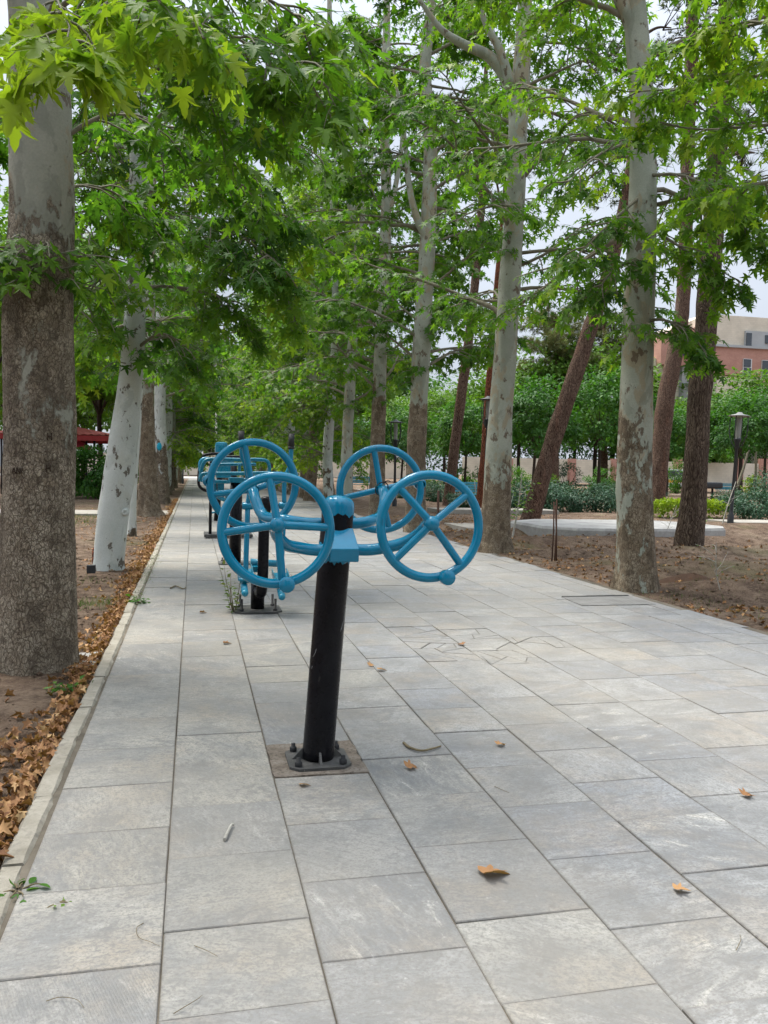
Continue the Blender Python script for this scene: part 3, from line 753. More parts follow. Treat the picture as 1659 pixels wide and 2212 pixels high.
for k in range(4):
    an = k * math.pi / 2; d = Vector((math.cos(an), math.sin(an), 0)); s = Vector((-d.y, d.x, 0)) * 0.005
    gs = MB(); p0 = B1 + d * (PR - .008); p1 = B1 + d * (PR + .045)
    tri = [p0 + Vector((0, 0, .015)), p1 + Vector((0, 0, .015)), p0 + d * .006 + Vector((0, 0, .062))]
    gs.add([p - s for p in tri] + [p + s for p in tri], [(0, 1, 2), (5, 4, 3), (0, 3, 4, 1), (1, 4, 5, 2), (2, 5, 3, 0)], flat=True)
    gs.build('gusset', M['black_base'], W, smooth=False)
def on_post(px, py):                        # a point on the post's surface, seen at a pixel
    d = ray(px, py); best = None
    for k in range(400):
        p = CAM + d * (3.2 + k * .002); ap = B1 + ax1 * ((p - B1).dot(ax1))
        if (p - ap).length <= PR + .0006: return p
    return None
for sc_ in ([(676, 1420), (681, 1410), (684, 1400)], [(735, 1366), (742, 1340), (745, 1318)], [(673, 1445), (675, 1438)]):
    q_ = [on_post(*p) for p in sc_]
    if all(q_):
        m = MB(); m.tube(crom(q_, 4), [.0004, *[.0016] * (4 * (len(q_) - 1) - 1), .0003], 5); m.build('scratch', M['steel'], W)
RW = 0.207
TW = 0.0188
def wheel(root, C, H, nrm, spin, knob, dish_sign, lab=None, hubr=0.031):
    """rim, four spokes, hub and turning knob; nrm points away from the post"""
    nrm = Vector(nrm).normalized(); x = Vector((1, 0, 0)); x = (x - nrm * x.dot(nrm)).normalized(); z = UPV - nrm * nrm.z; z.normalize()
    b = MB(); b.torus(C, x, z, RW, TW, 72, 16); rim = b.build('wheel', M['blue'], root)
    for a in spin:
        d = x * math.cos(R(a)) + z * math.sin(R(a))
        s = MB(); s.tube([H, C + d * RW], 0.0155, 16, cap=False); s.build('spoke', M['blue'], rim)
    hb = MB(); hb.lathe(H - nrm * .012, [(0.026, -.03), (0.030, -.012), (hubr, 0)] + [(hubr * math.cos(t * .157), .012 + hubr * math.sin(t * .157)) for t in range(1, 11)], nrm, 28)
    hb.build('hub', M['blue'], rim)
    if knob is not None:
        d = x * math.cos(R(knob)) + z * math.sin(R(knob)); c = C + d * (RW + 0.004)
        k = MB(); k.lathe(c + nrm * .005, [(0.018, -.02), (0.0185, .01), (0.0295, .012), (0.0305, .018), (0.0305, .05), (0.0285, .055), (0.0001, .056)], nrm, 28)
        k.build('knob', M['blue'], rim)
    return rim
YF, YB = Y1 - 0.42, Y1 + 0.44
HFL, HFR = P(600, 1134, YF - .035), P(933, 1131, YF - .035)
CFL, CFR = P(597, 1145, YF), P(930, 1137, YF)
HBL, HBR = P(546, 1058, YB + .02), P(822, 1057, YB + .02)
CBL, CBR = P(547, 1047, YB + .03), P(822, 1057, YB + .03)
wheel(W, CFL, HFL, (-.06, -1, .05), (98, 183, 3, 277), 281, -1)
wheel(W, CFR, HFR, (.05, -1, .04), (131, 40, 222, 310), 286, -1)
wheel(W, CBL, HBL, (-.05, 1, .05), (103, 194, 285, 14), 176, 1)
wheel(W, CBR, HBR, (.05, 1, .05), (101, 194, 284, 13), 8, 1)
ZA = P(735, 1188, Y1 - .12); bx = P(739, 1190, Y1 - .115)
arm = MB()
for H, s in ((HFL, 1), (HFR, -1)):
    e = Vector((bx.x - s * .06, bx.y, ZA.z))
    arm.tube(crom([H + Vector((0, .0, 0)), H + Vector((0, .07, -.012)), H + Vector((s * .012, .14, -.05)), H + Vector((s * .055, .215, -.095)), Vector((H.x + s * .125, bx.y - .04, ZA.z + .012)), Vector((e.x * .75 + H.x * .25, bx.y - .003, ZA.z)), e], 8), 0.0255, 18)
arm.build('arm', M['blue'], W)
ZB = P(735, 1130, Y1 + .09); bk = Vector((T1p.x - .005, Y1 + .085, ZB.z))
arm = MB()
for H, s in ((HBL, 1), (HBR, -1)):
    e = Vector((bk.x - s * .03, bk.y, ZB.z))
    arm.tube(crom([H, H + Vector((0, -.06, -.008)), H + Vector((s * .006, -.12, -.045)), H + Vector((s * .04, -.20, -.115)), Vector((H.x + s * .12, bk.y + .02, ZB.z + .012)), Vector((e.x * .7 + H.x * .3, bk.y + .004, ZB.z)), e], 8), 0.0255, 18)
arm.build('arm', M['blue'], W)
# clamp box on the front of the post, sloping top, ragged paint below
cb = MB(); wx = .062; zt = P(739, 1141, Y1 - .075).z; zm = P(739, 1186, Y1 - .165).z; zb = P(739, 1214, Y1 - .15).z
c0 = bx.x + .004
pf = [(-.055, zt), (-.165, zm), (-.158, zb), (-.03, zb)]
vs = []
for sx in (-1, 1): vs += [(c0 + sx * (wx if i in (1, 2) else wx * .86), Y1 + yy, z) for i, (yy, z) in enumerate(pf)]
cb.add(vs, [(0, 1, 2, 3), (7, 6, 5, 4), (0, 4, 5, 1), (1, 5, 6, 2), (2, 6, 7, 3), (3, 7, 4, 0)], flat=True)
cbo = cb.build('clamp_box', M['blue'], W, smooth=False)
bv = cbo.modifiers.new('bevel', 'BEVEL'); bv.width = 0.004; bv.segments = 2
cz = B1 + ax1 * ((zb - B1.z) / ax1.z)
bd = MB(); bd.lathe(cz, [(PR + .0015, .07), (PR + .0025, .068), (PR + .0025, -.012), (PR + .0005, -.014)], ax1, 48)
for i in range(48):
    for r_ in (2, 3):
        k = r_ * 48 + i; v = Vector(bd.v[k]); bd.v[k] = tuple(v + ax1 * (0.006 * math.sin(i * 1.3) + .005 * math.sin(i * 2.9 + 1)))
    for r_ in (0, 1):
        k = r_ * 48 + i; v = Vector(bd.v[k]); bd.v[k] = tuple(v + ax1 * (0.006 * math.sin(i * 1.7 + 2) + .006 * math.sin(i * .7)))
bd.build('paint_band', M['blue'], W)
tie = MB(); tie.torus(HBR + Vector((0, -.028, .004)), (1, 0, .2), (0, -.2, 1), .033, .0028, 24, 6); tie.tube(crom([HBR + Vector((.0, -.045, .03)), HBR + Vector((.02, -.06, .045)), HBR + Vector((.04, -.05, .04))], 4), .002, 5)
tie.build('wire_tie', M['rubber'], W)
# ------------------------------------------------------------------ swing stepper behind it
B2 = G(556, 1318); Y2 = B2.y; Y2p = Y2 - .16
S = empty('swing_stepper', B2); tag(S, 'blue two lever stepper with black grips and a leaning black post, behind the wheel machine', 'exercise machine', 'outdoor gym machines along the path')
base_plate('base_plate', S, B2, 0.42, 0.003, 0.014, M['black_base'])
for sx, sy in ((-1, -1), (1, -1), (-1, 1), (1, 1)): bolt(S, B2.x + sx * .15, B2.y + sy * .14, 0.015, 0.11, 0.012)
b = MB(); b.tube([B2 + Vector((0, 0, .012)), P(557, 1255, Y2)], .062, 24); b.build('stub_post', M['black'], S)
b = MB(); pp = [P(558, 1262, Y2), P(560, 1278, Y2 - .06), P(565, 1276, Y2p), P(568, 1230, Y2p), P(570, 1150, Y2p), P(575, 1078, Y2p)]
b.tube(crom(pp, 7), .049, 24); b.build('post', M['black'], S)
b = MB(); tp = P(575, 1078, Y2p); b.lathe(tp, [(.050, -.02), (.05, 0), (.042, .015), (.02, .024), (0, .026)], (0, 0, 1), 24); b.build('post_cap', M['black'], S)
b = MB(); b.tube([P(521, 1093, Y2p), P(628, 1092, Y2p)], .020, 14); b.build('axle', M['rubber'], S)
def lever(top, mid, bot, gtop):
    colr = MB(); d = Vector((1, 0, 0)); colr.lathe(mid, [(0.001, -.05), (.026, -.049), (.032, -.042), (.032, .042), (.026, .049), (.001, .05)], (1, 0, 0), 20)
    lv = MB(); lv.tube(crom([bot, mid.lerp(bot, .5), mid + Vector((0, 0, -.02))], 4), .0235, 16); lv.tube(crom([mid + Vector((0, 0, .02))] + top, 6), .021, 16)
    o = lv.build('lever', M['blue'], S)
    colr.build('pivot', M['blue'], o)
    gr = MB(); gr.tube([top[-1] - (gtop - top[-1]).normalized() * .01, gtop], .0265, 16); gr.lathe(top[-1], [(.026, -.016), (.0305, -.012), (.0305, .004), (.026, .006)], gtop - top[-1], 16)
    gr.build('grip', M['rubber'], o)
    return o
lever([P(538, 1060, Y2p), P(531, 1010, Y2p - .02), P(523, 985, Y2p - .03), P(522, 960, Y2p - .03)], P(535, 1093, Y2p), P(530, 1255, Y2p - .05), P(521, 931, Y2p - .03))
lever([P(614, 1050, Y2p), P(616, 1032, Y2p - .02), P(627, 1004, Y2p - .02), P(629, 966, Y2p - .02)], P(614, 1092, Y2p), P(606, 1262, Y2p - .02), P(630, 937, Y2p - .02))
def pedal(x, y, dy, capx, capy):
    ctr = P(x, y, Y2p + dy)
    b = MB(); Mx = Matrix.Rotation(R(9), 3, 'X')
    b.box(ctr, (.135, .34, .014), Mx, .003)
    b.box(ctr + Vector((-.066, 0, .022)), (.006, .34, .05), Mx); b.box(ctr + Vector((.066, 0, .022)), (.006, .34, .05), Mx)
    o = b.build('pedal', M['blue_far'], S)
    e = P(capx, capy, Y2p + dy - .24); r_ = MB()
    r_.tube([e + Vector((0, .30, .085)), e], .030, 16); r_.lathe(e, [(.030, -.002), (.0305, .006), (.026, .02), (.014, .03), (0, .033)], (e - (e + Vector((0, .30, .085)))).normalized(), 18)
    r_.build('pedal_arm', M['blue_far'], o)
    k = MB(); k.tube([ctr + Vector((-.05, -.10, -.03)), ctr + Vector((.05, -.10, -.03))], .033, 14); k.build('knuckle', M['blue_far'], o)
pedal(529, 1241, -.02, 529, 1281); pedal(607, 1250, -.02, 609, 1289)
b = MB(); b.tube([P(541, 1214, Y2 + .12), P(606, 1218, Y2 + .12)], .032, 14); b.box(P(560, 1228, Y2 + .06), (.13, .16, .05)); b.build('cross_link', M['blue_far'], S)
# ------------------------------------------------------------------ the three machines farther down the path
B3 = G(507, 1217); Y3 = B3.y
K = empty('seated_press', B3); tag(K, 'thick black post with blue head and wide blue tube loops, third machine along', 'exercise machine', 'outdoor gym machines along the path')
base_plate('base_plate', K, B3, .44, .003, .014, M['black_base'])
for sx, sy in ((-1, -1), (1, -1), (-1, 1), (1, 1)): bolt(K, B3.x + sx * .16, B3.y + sy * .15, .016, .05, .013)
b = MB(); b.tube([B3 + Vector((0, 0, .01)), P(511, 1042, Y3)], .082, 24); b.build('post', M['black'], K)
b = MB(); b.box(P(510, 1037, Y3), (.20, .24, .07), None, .012); b.build('post_head', M['blue_far'], K)
def loop(pxs, Y, r, mat, name, root, n=12):
    q = MB(); q.tube(crom([P(x, y, Y) for x, y in pxs], 6), r, n); return q.build(name, mat, root)
loop([(523, 1037), (540, 1036), (566, 1034), (579, 1024), (582, 1008), (576, 996), (560, 993), (520, 993), (470, 992), (450, 993), (440, 1000), (434, 1020), (432, 1040)], Y3 + .1, .025, M['blue_far'], 'upper_rail', K)
loop([(585, 1022), (560, 1022), (500, 1023), (450, 1023), (437, 1025), (434, 1032), (438, 1038), (450, 1040), (497, 1041)], Y3 - .15, .025, M['blue_far'], 'lower_rail', K)
loop([(455, 1004), (500, 1003), (553, 1003)], Y3 + .25, .022, M['blue_far'], 'cross_rail', K)
for px in (517, 535):
    loop([(px, 1003), (px, 1022)], Y3 + .2, .022, M['blue_far'], 'stay', K)
b = MB(); b.box(P(477, 1058, Y3 + .1), (.09, .05, .26), None, .012); b.build('seat_panel', M['blue_far'], K)
b = MB(); b.tube(crom([P(462, 1042, Y3 + .1), P(466, 1066, Y3 + .1), P(480, 1078, Y3 + .05), P(500, 1082, Y3)], 5), .028, 12); b.build('seat_arm', M['blue_far'], K)
b = MB(); b.tube(crom([P(523, 1085, Y3), P(560, 1086, Y3 - .1), P(600, 1060, Y3 - .2), P(640, 1012, Y3 - .2)], 5), .024, 12) if False else b.tube([P(490, 1062, Y3 + .05), P(492, 1082, Y3 + .05)], .028, 12); b.build('foot_peg', M['blue_far'], K)
B4 = G(478, 1163); Y4 = B4.y
D = empty('platform_twister', B4); tag(D, 'machine on a black slatted floor frame with thin black upright, fourth down the path', 'exercise machine', 'outdoor gym machines along the path')
b = MB(); xa, xb = P(441, 1163, Y4).x, P(546, 1163, Y4).x
for k in range(7): b.box((xa / 2 + xb / 2, Y4 + k * .11, .05), (xb - xa, .075, .05), None, .006)
for xx in (xa + .06, xb - .06): b.box((xx, Y4 + .33, .03), (.06, .74, .045))
b.build('floor_frame', M['black_base'], D)
b = MB(); b.tube(crom([P(454, 1155, Y4 + .1), P(455, 1060, Y4 + .1), P(456, 1000, Y4 + .1), P(462, 990, Y4 + .1), P(500, 987, Y4 + .1), P(530, 989, Y4 + .1), P(536, 1000, Y4 + .1), P(536, 1155, Y4 + .1)], 6), .028, 12); b.build('upright_frame', M['black'], D)
b = MB(); b.tube(crom([P(474, 1158, Y4 + .4), P(474, 1112, Y4 + .4), P(470, 1106, Y4 + .4), P(455, 1108, Y4 + .4)], 4), .020, 10); b.build('step_post', M['blue_far'], D)
b = MB(); b.tube([P(505, 1155, Y4 + .3), P(505, 1000, Y4 + .3)], .06, 16); b.build('post', M['black'], D)
B5 = G(468, 1125); Y5 = B5.y
E = empty('chest_press', B5); tag(E, 'machine with rounded black tube frames and blue domed head, farthest of all', 'exercise machine', 'outdoor gym machines along the path')
b = MB(); b.tube([B5, P(478, 978, Y5)], .07, 16); b.build('post', M['black'], E)
b = MB(); b.box(P(478, 971, Y5 - .1), (.30, .22, .36), None, .08); b.build('post_head', M['blue_far'], E)
for dY, nm in ((-.5, 'front_loop'), (.35, 'rear_loop')):
    loop([(505, 980), (470, 980), (446, 982), (437, 990), (431, 1010), (429, 1035), (430, 1048), (438, 1057), (452, 1061), (480, 1060)], Y5 + dY, .034, M['black'], nm, E)
loop([(433, 1018), (433, 1000), (440, 992), (452, 992)], Y5 - .6, .05, M['blue_far'], 'grip_rail', E)
b = MB(); b.box(P(486, 1010, Y5 - .3), (.42, .08, .5), None, .02); b.build('back_rest', M['blue_far'], E)
# ------------------------------------------------------------------ plane trees
def tree_root(name, loc, label, group, cat='tree'):
    o = empty(name, loc); tag(o, label, cat, group); return o
def pp(pts, Y): return [P(x, y, Y) for x, y in pts]
def put_trunk(root, path, radii, mat, seed, name='trunk', **kw):
    me = trunk_mesh(name, mat, path, radii, seed, org=root.location, **kw); return link(name, me, root)
def put_crown(root, L, Wm, tpl, mat=None, limb=None):
    o = link('crown', L.mesh('crown', mat or M['leaf'], tpl, root.location), root)
    if Wm.v: Wm.build('limbs', limb or M['limb'], root)
    return o
def crown_limbs(rng, L, Wm, path, z0, z1, n, ln, size, tint, nb=8, ntw=3, nlf=6, bl=.8, twl=.32, r0=.035, az0=None, azs=None, droop=.12, up=(.1, .8)):
    for i in range(n):
        t = (i + rng.random() * .7) / n; z = z0 + (z1 - z0) * t
        p = axis_at(path, z)
        az = rng.uniform(0, 2 * math.pi) if az0 is None else az0 + rng.uniform(-azs, azs)
        if az0 is None and p.y > 6:         # few limbs grow out over the walk towards the near end
            ac = math.atan2(-p.y, -p.x)
            if math.cos(az - ac) > .45 and rng.random() < .85: az += math.pi * rng.uniform(.55, 1.45)
        d = Vector((math.cos(az), math.sin(az), rng.uniform(*up)))
        l = ln(t) * rng.uniform(.7, 1.2)
        pts = wander(rng, p, d, l, 7, droop, .12)
        leafy_limb(rng, pts, r0 * (l / 2.5), L, Wm, nb, bl, ntw, twl, nlf, size, tint + rng.gauss(0, .07), start=.22)
GR_R = 'plane trees in the row right of the path'; GR_L = 'plane trees in the row left of the path'
# --- left row, nearest: the big mottled trunk
rng = random.Random(11)
bT1 = G(80, 1428); YT1 = bT1.y
t1 = tree_root('plane_tree', bT1, 'thick old plane tree with cracked brown lower bark, nearest on the left', GR_L)
path = [bT1 + Vector((0, 0, -.1))] + pp([(82, 1330), (84, 1100), (85, 900), (85, 700), (87, 500), (88, 300), (84, 150), (70, 20)], YT1) + [P(40, -200, YT1), P(20, -700, YT1), P(60, -1500, YT1)]
s = ppm(bT1)
put_trunk(t1, path, [x / s / 2 for x in (158, 154, 150, 147, 141, 133, 126, 122, 112, 90, 84, 60, 20)], M['bark_big'], 2.0, n=150, seg=26, rough=(2.75, 1.5), flare=.2, lump=.042, crack=.005, flare_h=.25)
L, Wm = Leaves(), MB()
def bough(pts, r0, nb, bl, ntw, twl, nlf, size, tint, start=.2, down=.45):
    leafy_limb(rng, crom([P(*p) for p in pts], 3), r0, L, Wm, nb, bl, ntw, twl, nlf, size, tint, start, down=down)
Y = YT1
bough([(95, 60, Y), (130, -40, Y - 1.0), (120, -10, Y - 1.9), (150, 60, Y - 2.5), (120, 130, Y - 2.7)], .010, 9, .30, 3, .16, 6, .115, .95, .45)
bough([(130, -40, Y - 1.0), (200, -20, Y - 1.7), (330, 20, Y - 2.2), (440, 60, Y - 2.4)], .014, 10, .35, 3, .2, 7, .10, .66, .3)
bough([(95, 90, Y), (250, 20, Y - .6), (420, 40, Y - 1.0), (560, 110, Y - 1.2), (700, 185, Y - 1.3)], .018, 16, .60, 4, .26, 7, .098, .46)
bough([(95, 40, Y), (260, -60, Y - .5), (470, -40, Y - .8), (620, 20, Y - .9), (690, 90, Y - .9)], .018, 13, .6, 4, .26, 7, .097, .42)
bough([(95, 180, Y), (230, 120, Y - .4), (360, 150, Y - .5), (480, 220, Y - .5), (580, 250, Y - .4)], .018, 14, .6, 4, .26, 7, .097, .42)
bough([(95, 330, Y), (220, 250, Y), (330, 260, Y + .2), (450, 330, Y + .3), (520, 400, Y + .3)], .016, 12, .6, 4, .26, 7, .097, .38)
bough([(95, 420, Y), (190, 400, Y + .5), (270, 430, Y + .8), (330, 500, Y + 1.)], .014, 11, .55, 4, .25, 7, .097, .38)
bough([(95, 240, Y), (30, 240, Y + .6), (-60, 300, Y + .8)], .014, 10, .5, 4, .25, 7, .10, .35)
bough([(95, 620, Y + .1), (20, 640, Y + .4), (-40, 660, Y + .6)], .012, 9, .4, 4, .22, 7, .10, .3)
for k in range(30):                        # shoots round the trunk where the bark turns smooth
    a = rng.uniform(-.35, math.pi + .35); zc = P(85, rng.uniform(560, 640), Y).z
    d = Vector((math.cos(a), -abs(math.sin(a)) * 1.0, .25)); p0 = axis_at(path, zc) + d.normalized() * .2
    twig_pts = wander(rng, p0, d, rng.uniform(.26, .5), 3, .35, .15)
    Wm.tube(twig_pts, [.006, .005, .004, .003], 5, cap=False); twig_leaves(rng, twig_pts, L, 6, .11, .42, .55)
crown_limbs(rng, L, Wm, path, 4.8, 11, 13, lambda t: 2.3 - 1.1 * t, .14, .4, nb=7, ntw=3, nlf=5, up=(.1, .6), az0=math.pi, azs=1.5)
put_crown(t1, L, Wm, T_HI)
# carved letters on the bark
lt = MB()
def stroke(a, b_, px, py, sc=1.0):
    pts = []
    for k in range(5):
        x = px + (a[0] + (b_[0] - a[0]) * k / 4) * sc; yv = py + (a[1] + (b_[1] - a[1]) * k / 4) * sc
        d = ray(x, yv); ctr = axis_at(path, P(x, yv, Y).z)
        rad = .228 + .004                  # drop the stroke on the trunk's round face
        o = CAM - ctr; aa = d.x ** 2 + d.y ** 2; bb = 2 * (o.x * d.x + o.y * d.y); cc = o.x ** 2 + o.y ** 2 - rad ** 2
        disc = bb * bb - 4 * aa * cc
        if disc <= 0: continue
        pts.append(CAM + d * ((-bb - math.sqrt(disc)) / (2 * aa)))
    if len(pts) > 1: lt.tube(pts, .0035, 5)
def letters(word, px, py, h, adv):
    S_ = {'H': [((0, 0), (0, 1)), ((.55, 0), (.55, 1)), ((0, .5), (.55, .5))], 'A': [((0, 1), (.3, 0)), ((.3, 0), (.6, 1)), ((.12, .65), (.48, .65))],
          'N': [((0, 1), (0, 0)), ((0, 0), (.55, 1)), ((.55, 1), (.55, 0))], 'I': [((0.1, 0), (0.1, 1))]}
    for i, ch in enumerate(word):
        for a, b_ in S_[ch]: stroke(a, b_, px + i * adv, py, h)
for wd_, lx, ly, lh, la in (('H', 103, 935, 16, 13), ('A', 26, 1010, 13, 10), ('N', 36, 1010, 13, 10), ('I', 46, 1010, 13, 10), ('H', 100, 1004, 15, 13)):
    lt = MB(); letters(wd_, lx, ly, lh, la); lt.build('carved_letter', M['carve'], t1)
# --- left row, second: the leaning pale trunk
rng = random.Random(23)
bT2 = G(236, 1226); YT2 = bT2.y; s = ppm(bT2); Y = YT2
t2 = tree_root('plane_tree', bT2, 'leaning plane tree with smooth pale grey trunk, between the thick trunk and the brown one', GR_L)
path = [bT2 + Vector((0, 0, -.1))] + pp([(236, 1205), (244, 1110), (256, 1041), (267, 950), (277, 864), (285, 780), (290, 700), (296, 560), (300, 400), (300, 280), (294, 170), (285, 60)], Y) + [P(280, -100, Y), P(300, -400, Y), P(310, -750, Y)]
put_trunk(t2, path, [x / s / 2 for x in (66, 63, 66, 66, 61, 53, 48, 44, 40, 38, 36, 33, 30, 26, 18, 8)], M['bark_pale'], 7.0, n=64, seg=12, rough=(.02, .55), flare=.10, lump=.035, flare_h=.12)
wk = MB(); pth = [P(209, 1222, Y - .02), P(206, 1200, Y - .02), P(205, 1188, Y), P(208, 1180, Y)]
wk.tube(crom(pth, 4), [.045, .05, .05, .045, .04, .04, .038, .035, .03, .03, .025, .02, .01], 10); wk.build('root_stub', M['pine_rust'], t2)
for kx, ky, kr in [(240, 1150, .05), (241, 1062, .04), (262, 1010, .03), (258, 968, .028), (270, 1105, .035), (280, 905, .03)]:
    c_ = P(kx, ky, Y); ctr = axis_at(path, c_.z); dd = (CAM - ctr); dd.z = 0; dd.normalize(); c_ = c_ + dd * .165
    kn = MB(); kn.lathe(c_ - dd * .02, [(kr * 1.6, -.02), (kr * 1.3, .006), (kr, .018), (kr * .6, .022), (kr * .35, .010), (0, .006)], dd, 12); kn.build('branch_scar', M['bark_pale'], t2)
L, Wm = Leaves(), MB()
for pts, nb in [([(300, 420, Y), (400, 400, Y - .6), (540, 450, Y - 1.2), (700, 530, Y - 1.6)], 24), ([(298, 540, Y), (400, 520, Y - .6), (520, 570, Y - 1.2), (640, 680, Y - 1.5)], 24),
                ([(300, 300, Y), (380, 230, Y - .8), (520, 260, Y - 1.4), (680, 330, Y - 1.8)], 22), ([(300, 260, Y), (420, 320, Y - 1), (520, 380, Y - 1.8), (600, 460, Y - 2.2)], 20),
                ([(298, 460, Y), (420, 470, Y - 1.4), (520, 510, Y - 2), (600, 570, Y - 2.4)], 20), ([(296, 620, Y), (380, 620, Y - .8), (470, 640, Y - 1.), (540, 700, Y - 1.2)], 16),
                ([(296, 480, Y), (220, 450, Y - .8), (170, 520, Y - 1.2)], 18), ([(292, 640, Y), (220, 600, Y - .6), (170, 680, Y - 1)], 18), ([(288, 700, Y), (220, 720, Y + .4), (170, 800, Y + .4)], 14),
                ([(286, 760, Y), (350, 720, Y - .3), (410, 760, Y - .4)], 10), ([(300, 300, Y), (220, 300, Y - .6), (160, 380, Y - 1)], 16), ([(294, 150, Y), (250, 150, Y - 1), (200, 230, Y - 1.4)], 14)]:
    bough(pts, .026, int(nb * .85), .85, 4, .32, 7, .112, .42 + rng.gauss(0, .08))
for k in range(22):
    a = rng.uniform(0, 2 * math.pi); zc = P(280, rng.uniform(690, 800), Y).z
    d = Vector((math.cos(a), math.sin(a), .2)); p0 = axis_at(path, zc) + d.normalized() * .14
    tw_ = wander(rng, p0, d, rng.uniform(.3, .75), 3, .6, .15); Wm.tube(tw_, [.008, .006, .005, .003], 5, cap=False); twig_leaves(rng, tw_, L, 9, .15, .22, .65)
crown_limbs(rng, L, Wm, path, 4.6, 10.5, 22, lambda t: 2.6 - 1.1 * t, .12, .42, nb=8, ntw=3, nlf=6)
put_crown(t2, L, Wm, T_MID)
# young thin plane behind it
bb_ = G(284, 1154); Yb = bb_.y; s = ppm(bb_)
ty = tree_root('plane_tree', bb_, 'thin young plane trunk with pale spotted bark, half hidden behind the leaning pale tree', GR_L)
path = [bb_ + Vector((0, 0, -.05))] + pp([(285, 1140), (287, 1080), (292, 1000), (300, 900), (306, 780), (310, 620)], Yb)
put_trunk(ty, path, [x / s / 2 for x in (18, 17, 15, 14, 12, 9, 4)], M['bark_pale'], 4.0, n=20, seg=5, rough=(.2, .6), flare=.25, lump=.05)
L, Wm = Leaves(), MB(); crown_limbs(rng, L, Wm, path, 3.2, 5.6, 10, lambda t: 1.4 - .6 * t, .14, .3, nb=6); put_crown(ty, L, Wm, T_LOW)
# --- third and fourth on the left
def row_tree(base, Y, pts, widths, label, grp, seed, mat, rough, z0, z1, n, ln, size, tint, tpl, nb=8, extra=None, top=None, ntw=3, flare=.3, n_ring=36, lean=None):
    rng = random.Random(seed)
    root = tree_root('plane_tree', base, label, grp); s = ppm(base)
    path = [base + Vector((0, 0, -.1))] + pp(pts, Y) + ([P(x, y, Y) for x, y in top] if top else [])
    put_trunk(root, path, [w / s / 2 for w in widths], M[mat], seed * 1.7, n=n_ring, seg=8, rough=rough, flare=flare, lump=.05)
    L, Wm = Leaves(), MB()
    crown_limbs(rng, L, Wm, path, z0, z1, n, ln, size, tint, nb=nb, ntw=ntw)
    for z_, k_, ls in (extra or []):
        for _ in range(k_):
            a = rng.uniform(0, 2 * math.pi); d = Vector((math.cos(a), math.sin(a), rng.uniform(0, .6)))
            p0 = axis_at(path, z_ + rng.uniform(-.25, .25)); tw_ = wander(rng, p0, d, ls * rng.uniform(.5, 1.3), 4, .5, .16)
            Wm.tube(tw_, [.012, .009, .007, .005, .003], 5, cap=False); twig_leaves(rng, tw_, L, 12, size, tint, .55)
    return root, path, L, Wm, rng
b3 = G(325, 1112)
r, path, L, Wm, rng = row_tree(b3, b3.y, [(322, 1095), (319, 1030), (318, 960), (317, 880), (318, 780), (322, 640), (326, 480), (330, 300)], (44, 40, 36, 34, 32, 29, 26, 22, 16),
    'plane tree with rough brown trunk flaring at the foot, behind the leaning pale one', GR_L, 31, 'bark', (3.6, .8), 3.4, 12, 34, lambda t: 3.0 - 1.0 * t, .15, .28, T_LOW, flare=.5)
put_crown(r, L, Wm, T_LOW)
b4 = G(352, 1086)
r, path, L, Wm, rng = row_tree(b4, b4.y, [(351, 1075), (349, 1020), (347, 960), (346, 880), (346, 780), (348, 640), (352, 480), (350, 300)], (29, 28, 27, 26, 25, 22, 19, 16, 10),
    'plane tree with a small blue paint mark on its pale trunk', GR_L, 37, 'bark_pale', (1.6, 1.2), 3.6, 12, 34, lambda t: 3.0 - 1.0 * t, .15, .30, T_LOW)
put_crown(r, L, Wm, T_LOW)
c_ = P(344, 965, b4.y); ctr = axis_at(path, c_.z); dd = (CAM - ctr); dd.z = 0; dd.normalize()
mk = MB(); mk.lathe(ctr + dd * .252 + Vector((-.05, 0, 0)), [(.0001, .02), (.06, .016), (.085, .004), (.086, -.02)], dd, 14)
for i, v in enumerate(mk.v): mk.v[i] = (v[0], v[1], ctr.z + (v[2] - ctr.z) * 1.7)
mk.build('paint_mark', M['mark_blue'], r)
# --- right row
bR1 = G(1375, 1272); bR2 = G(1068, 1192)
XRr = (bR1.x + bR2.x) / 2; SP = bR2.y - bR1.y
YR = [bR1.y + SP * i for i in range(-1, 20)]
r, path, L, Wm, rng = row_tree(bR1, bR1.y, [(1374, 1240), (1372, 1120), (1371, 1000), (1374, 850), (1379, 720), (1385, 560), (1389, 400), (1389, 260), (1378, 100), (1368, -20)],
    (78, 76, 74, 74, 71, 66, 60, 54, 51, 48, 44, 42, 34, 20, 8), 'mottled grey and tan plane trunk at the paving edge, nearest on the right', GR_R, 41, 'bark', (1.15, 1.3),
    4.0, 11.5, 32, lambda t: 2.6 - 1.0 * t, .108, .5, T_MID, nb=11, extra=[(2.95, 12, .6), (4.2, 6, .5)], top=[(1360, -180), (1350, -420), (1345, -700), (1340, -1000)], n_ring=72, flare=.45)
Y = bR1.y
for pts, nb, tn in [([(1385, 700, Y), (1430, 690, Y - .3), (1490, 720, Y - .5), (1530, 770, Y - .6)], 8, .4), ([(1388, 380, Y), (1480, 380, Y - .5), (1580, 440, Y - .8), (1650, 520, Y - .9)], 20, .5),
                    ([(1389, 300, Y), (1300, 330, Y - .6), (1220, 400, Y - .9)], 8, .45), ([(1388, 420, Y), (1320, 480, Y - .4), (1240, 560, Y - .7)], 9, .38), ([(1388, 480, Y), (1480, 540, Y - .4), (1600, 610, Y - .8)], 12, .5),
                    ([(1385, 560, Y), (1330, 580, Y - .3), (1280, 640, Y - .4)], 12, .35)]:
    bough(pts, .022, nb, .6, 3, .28, 7, .108, tn)
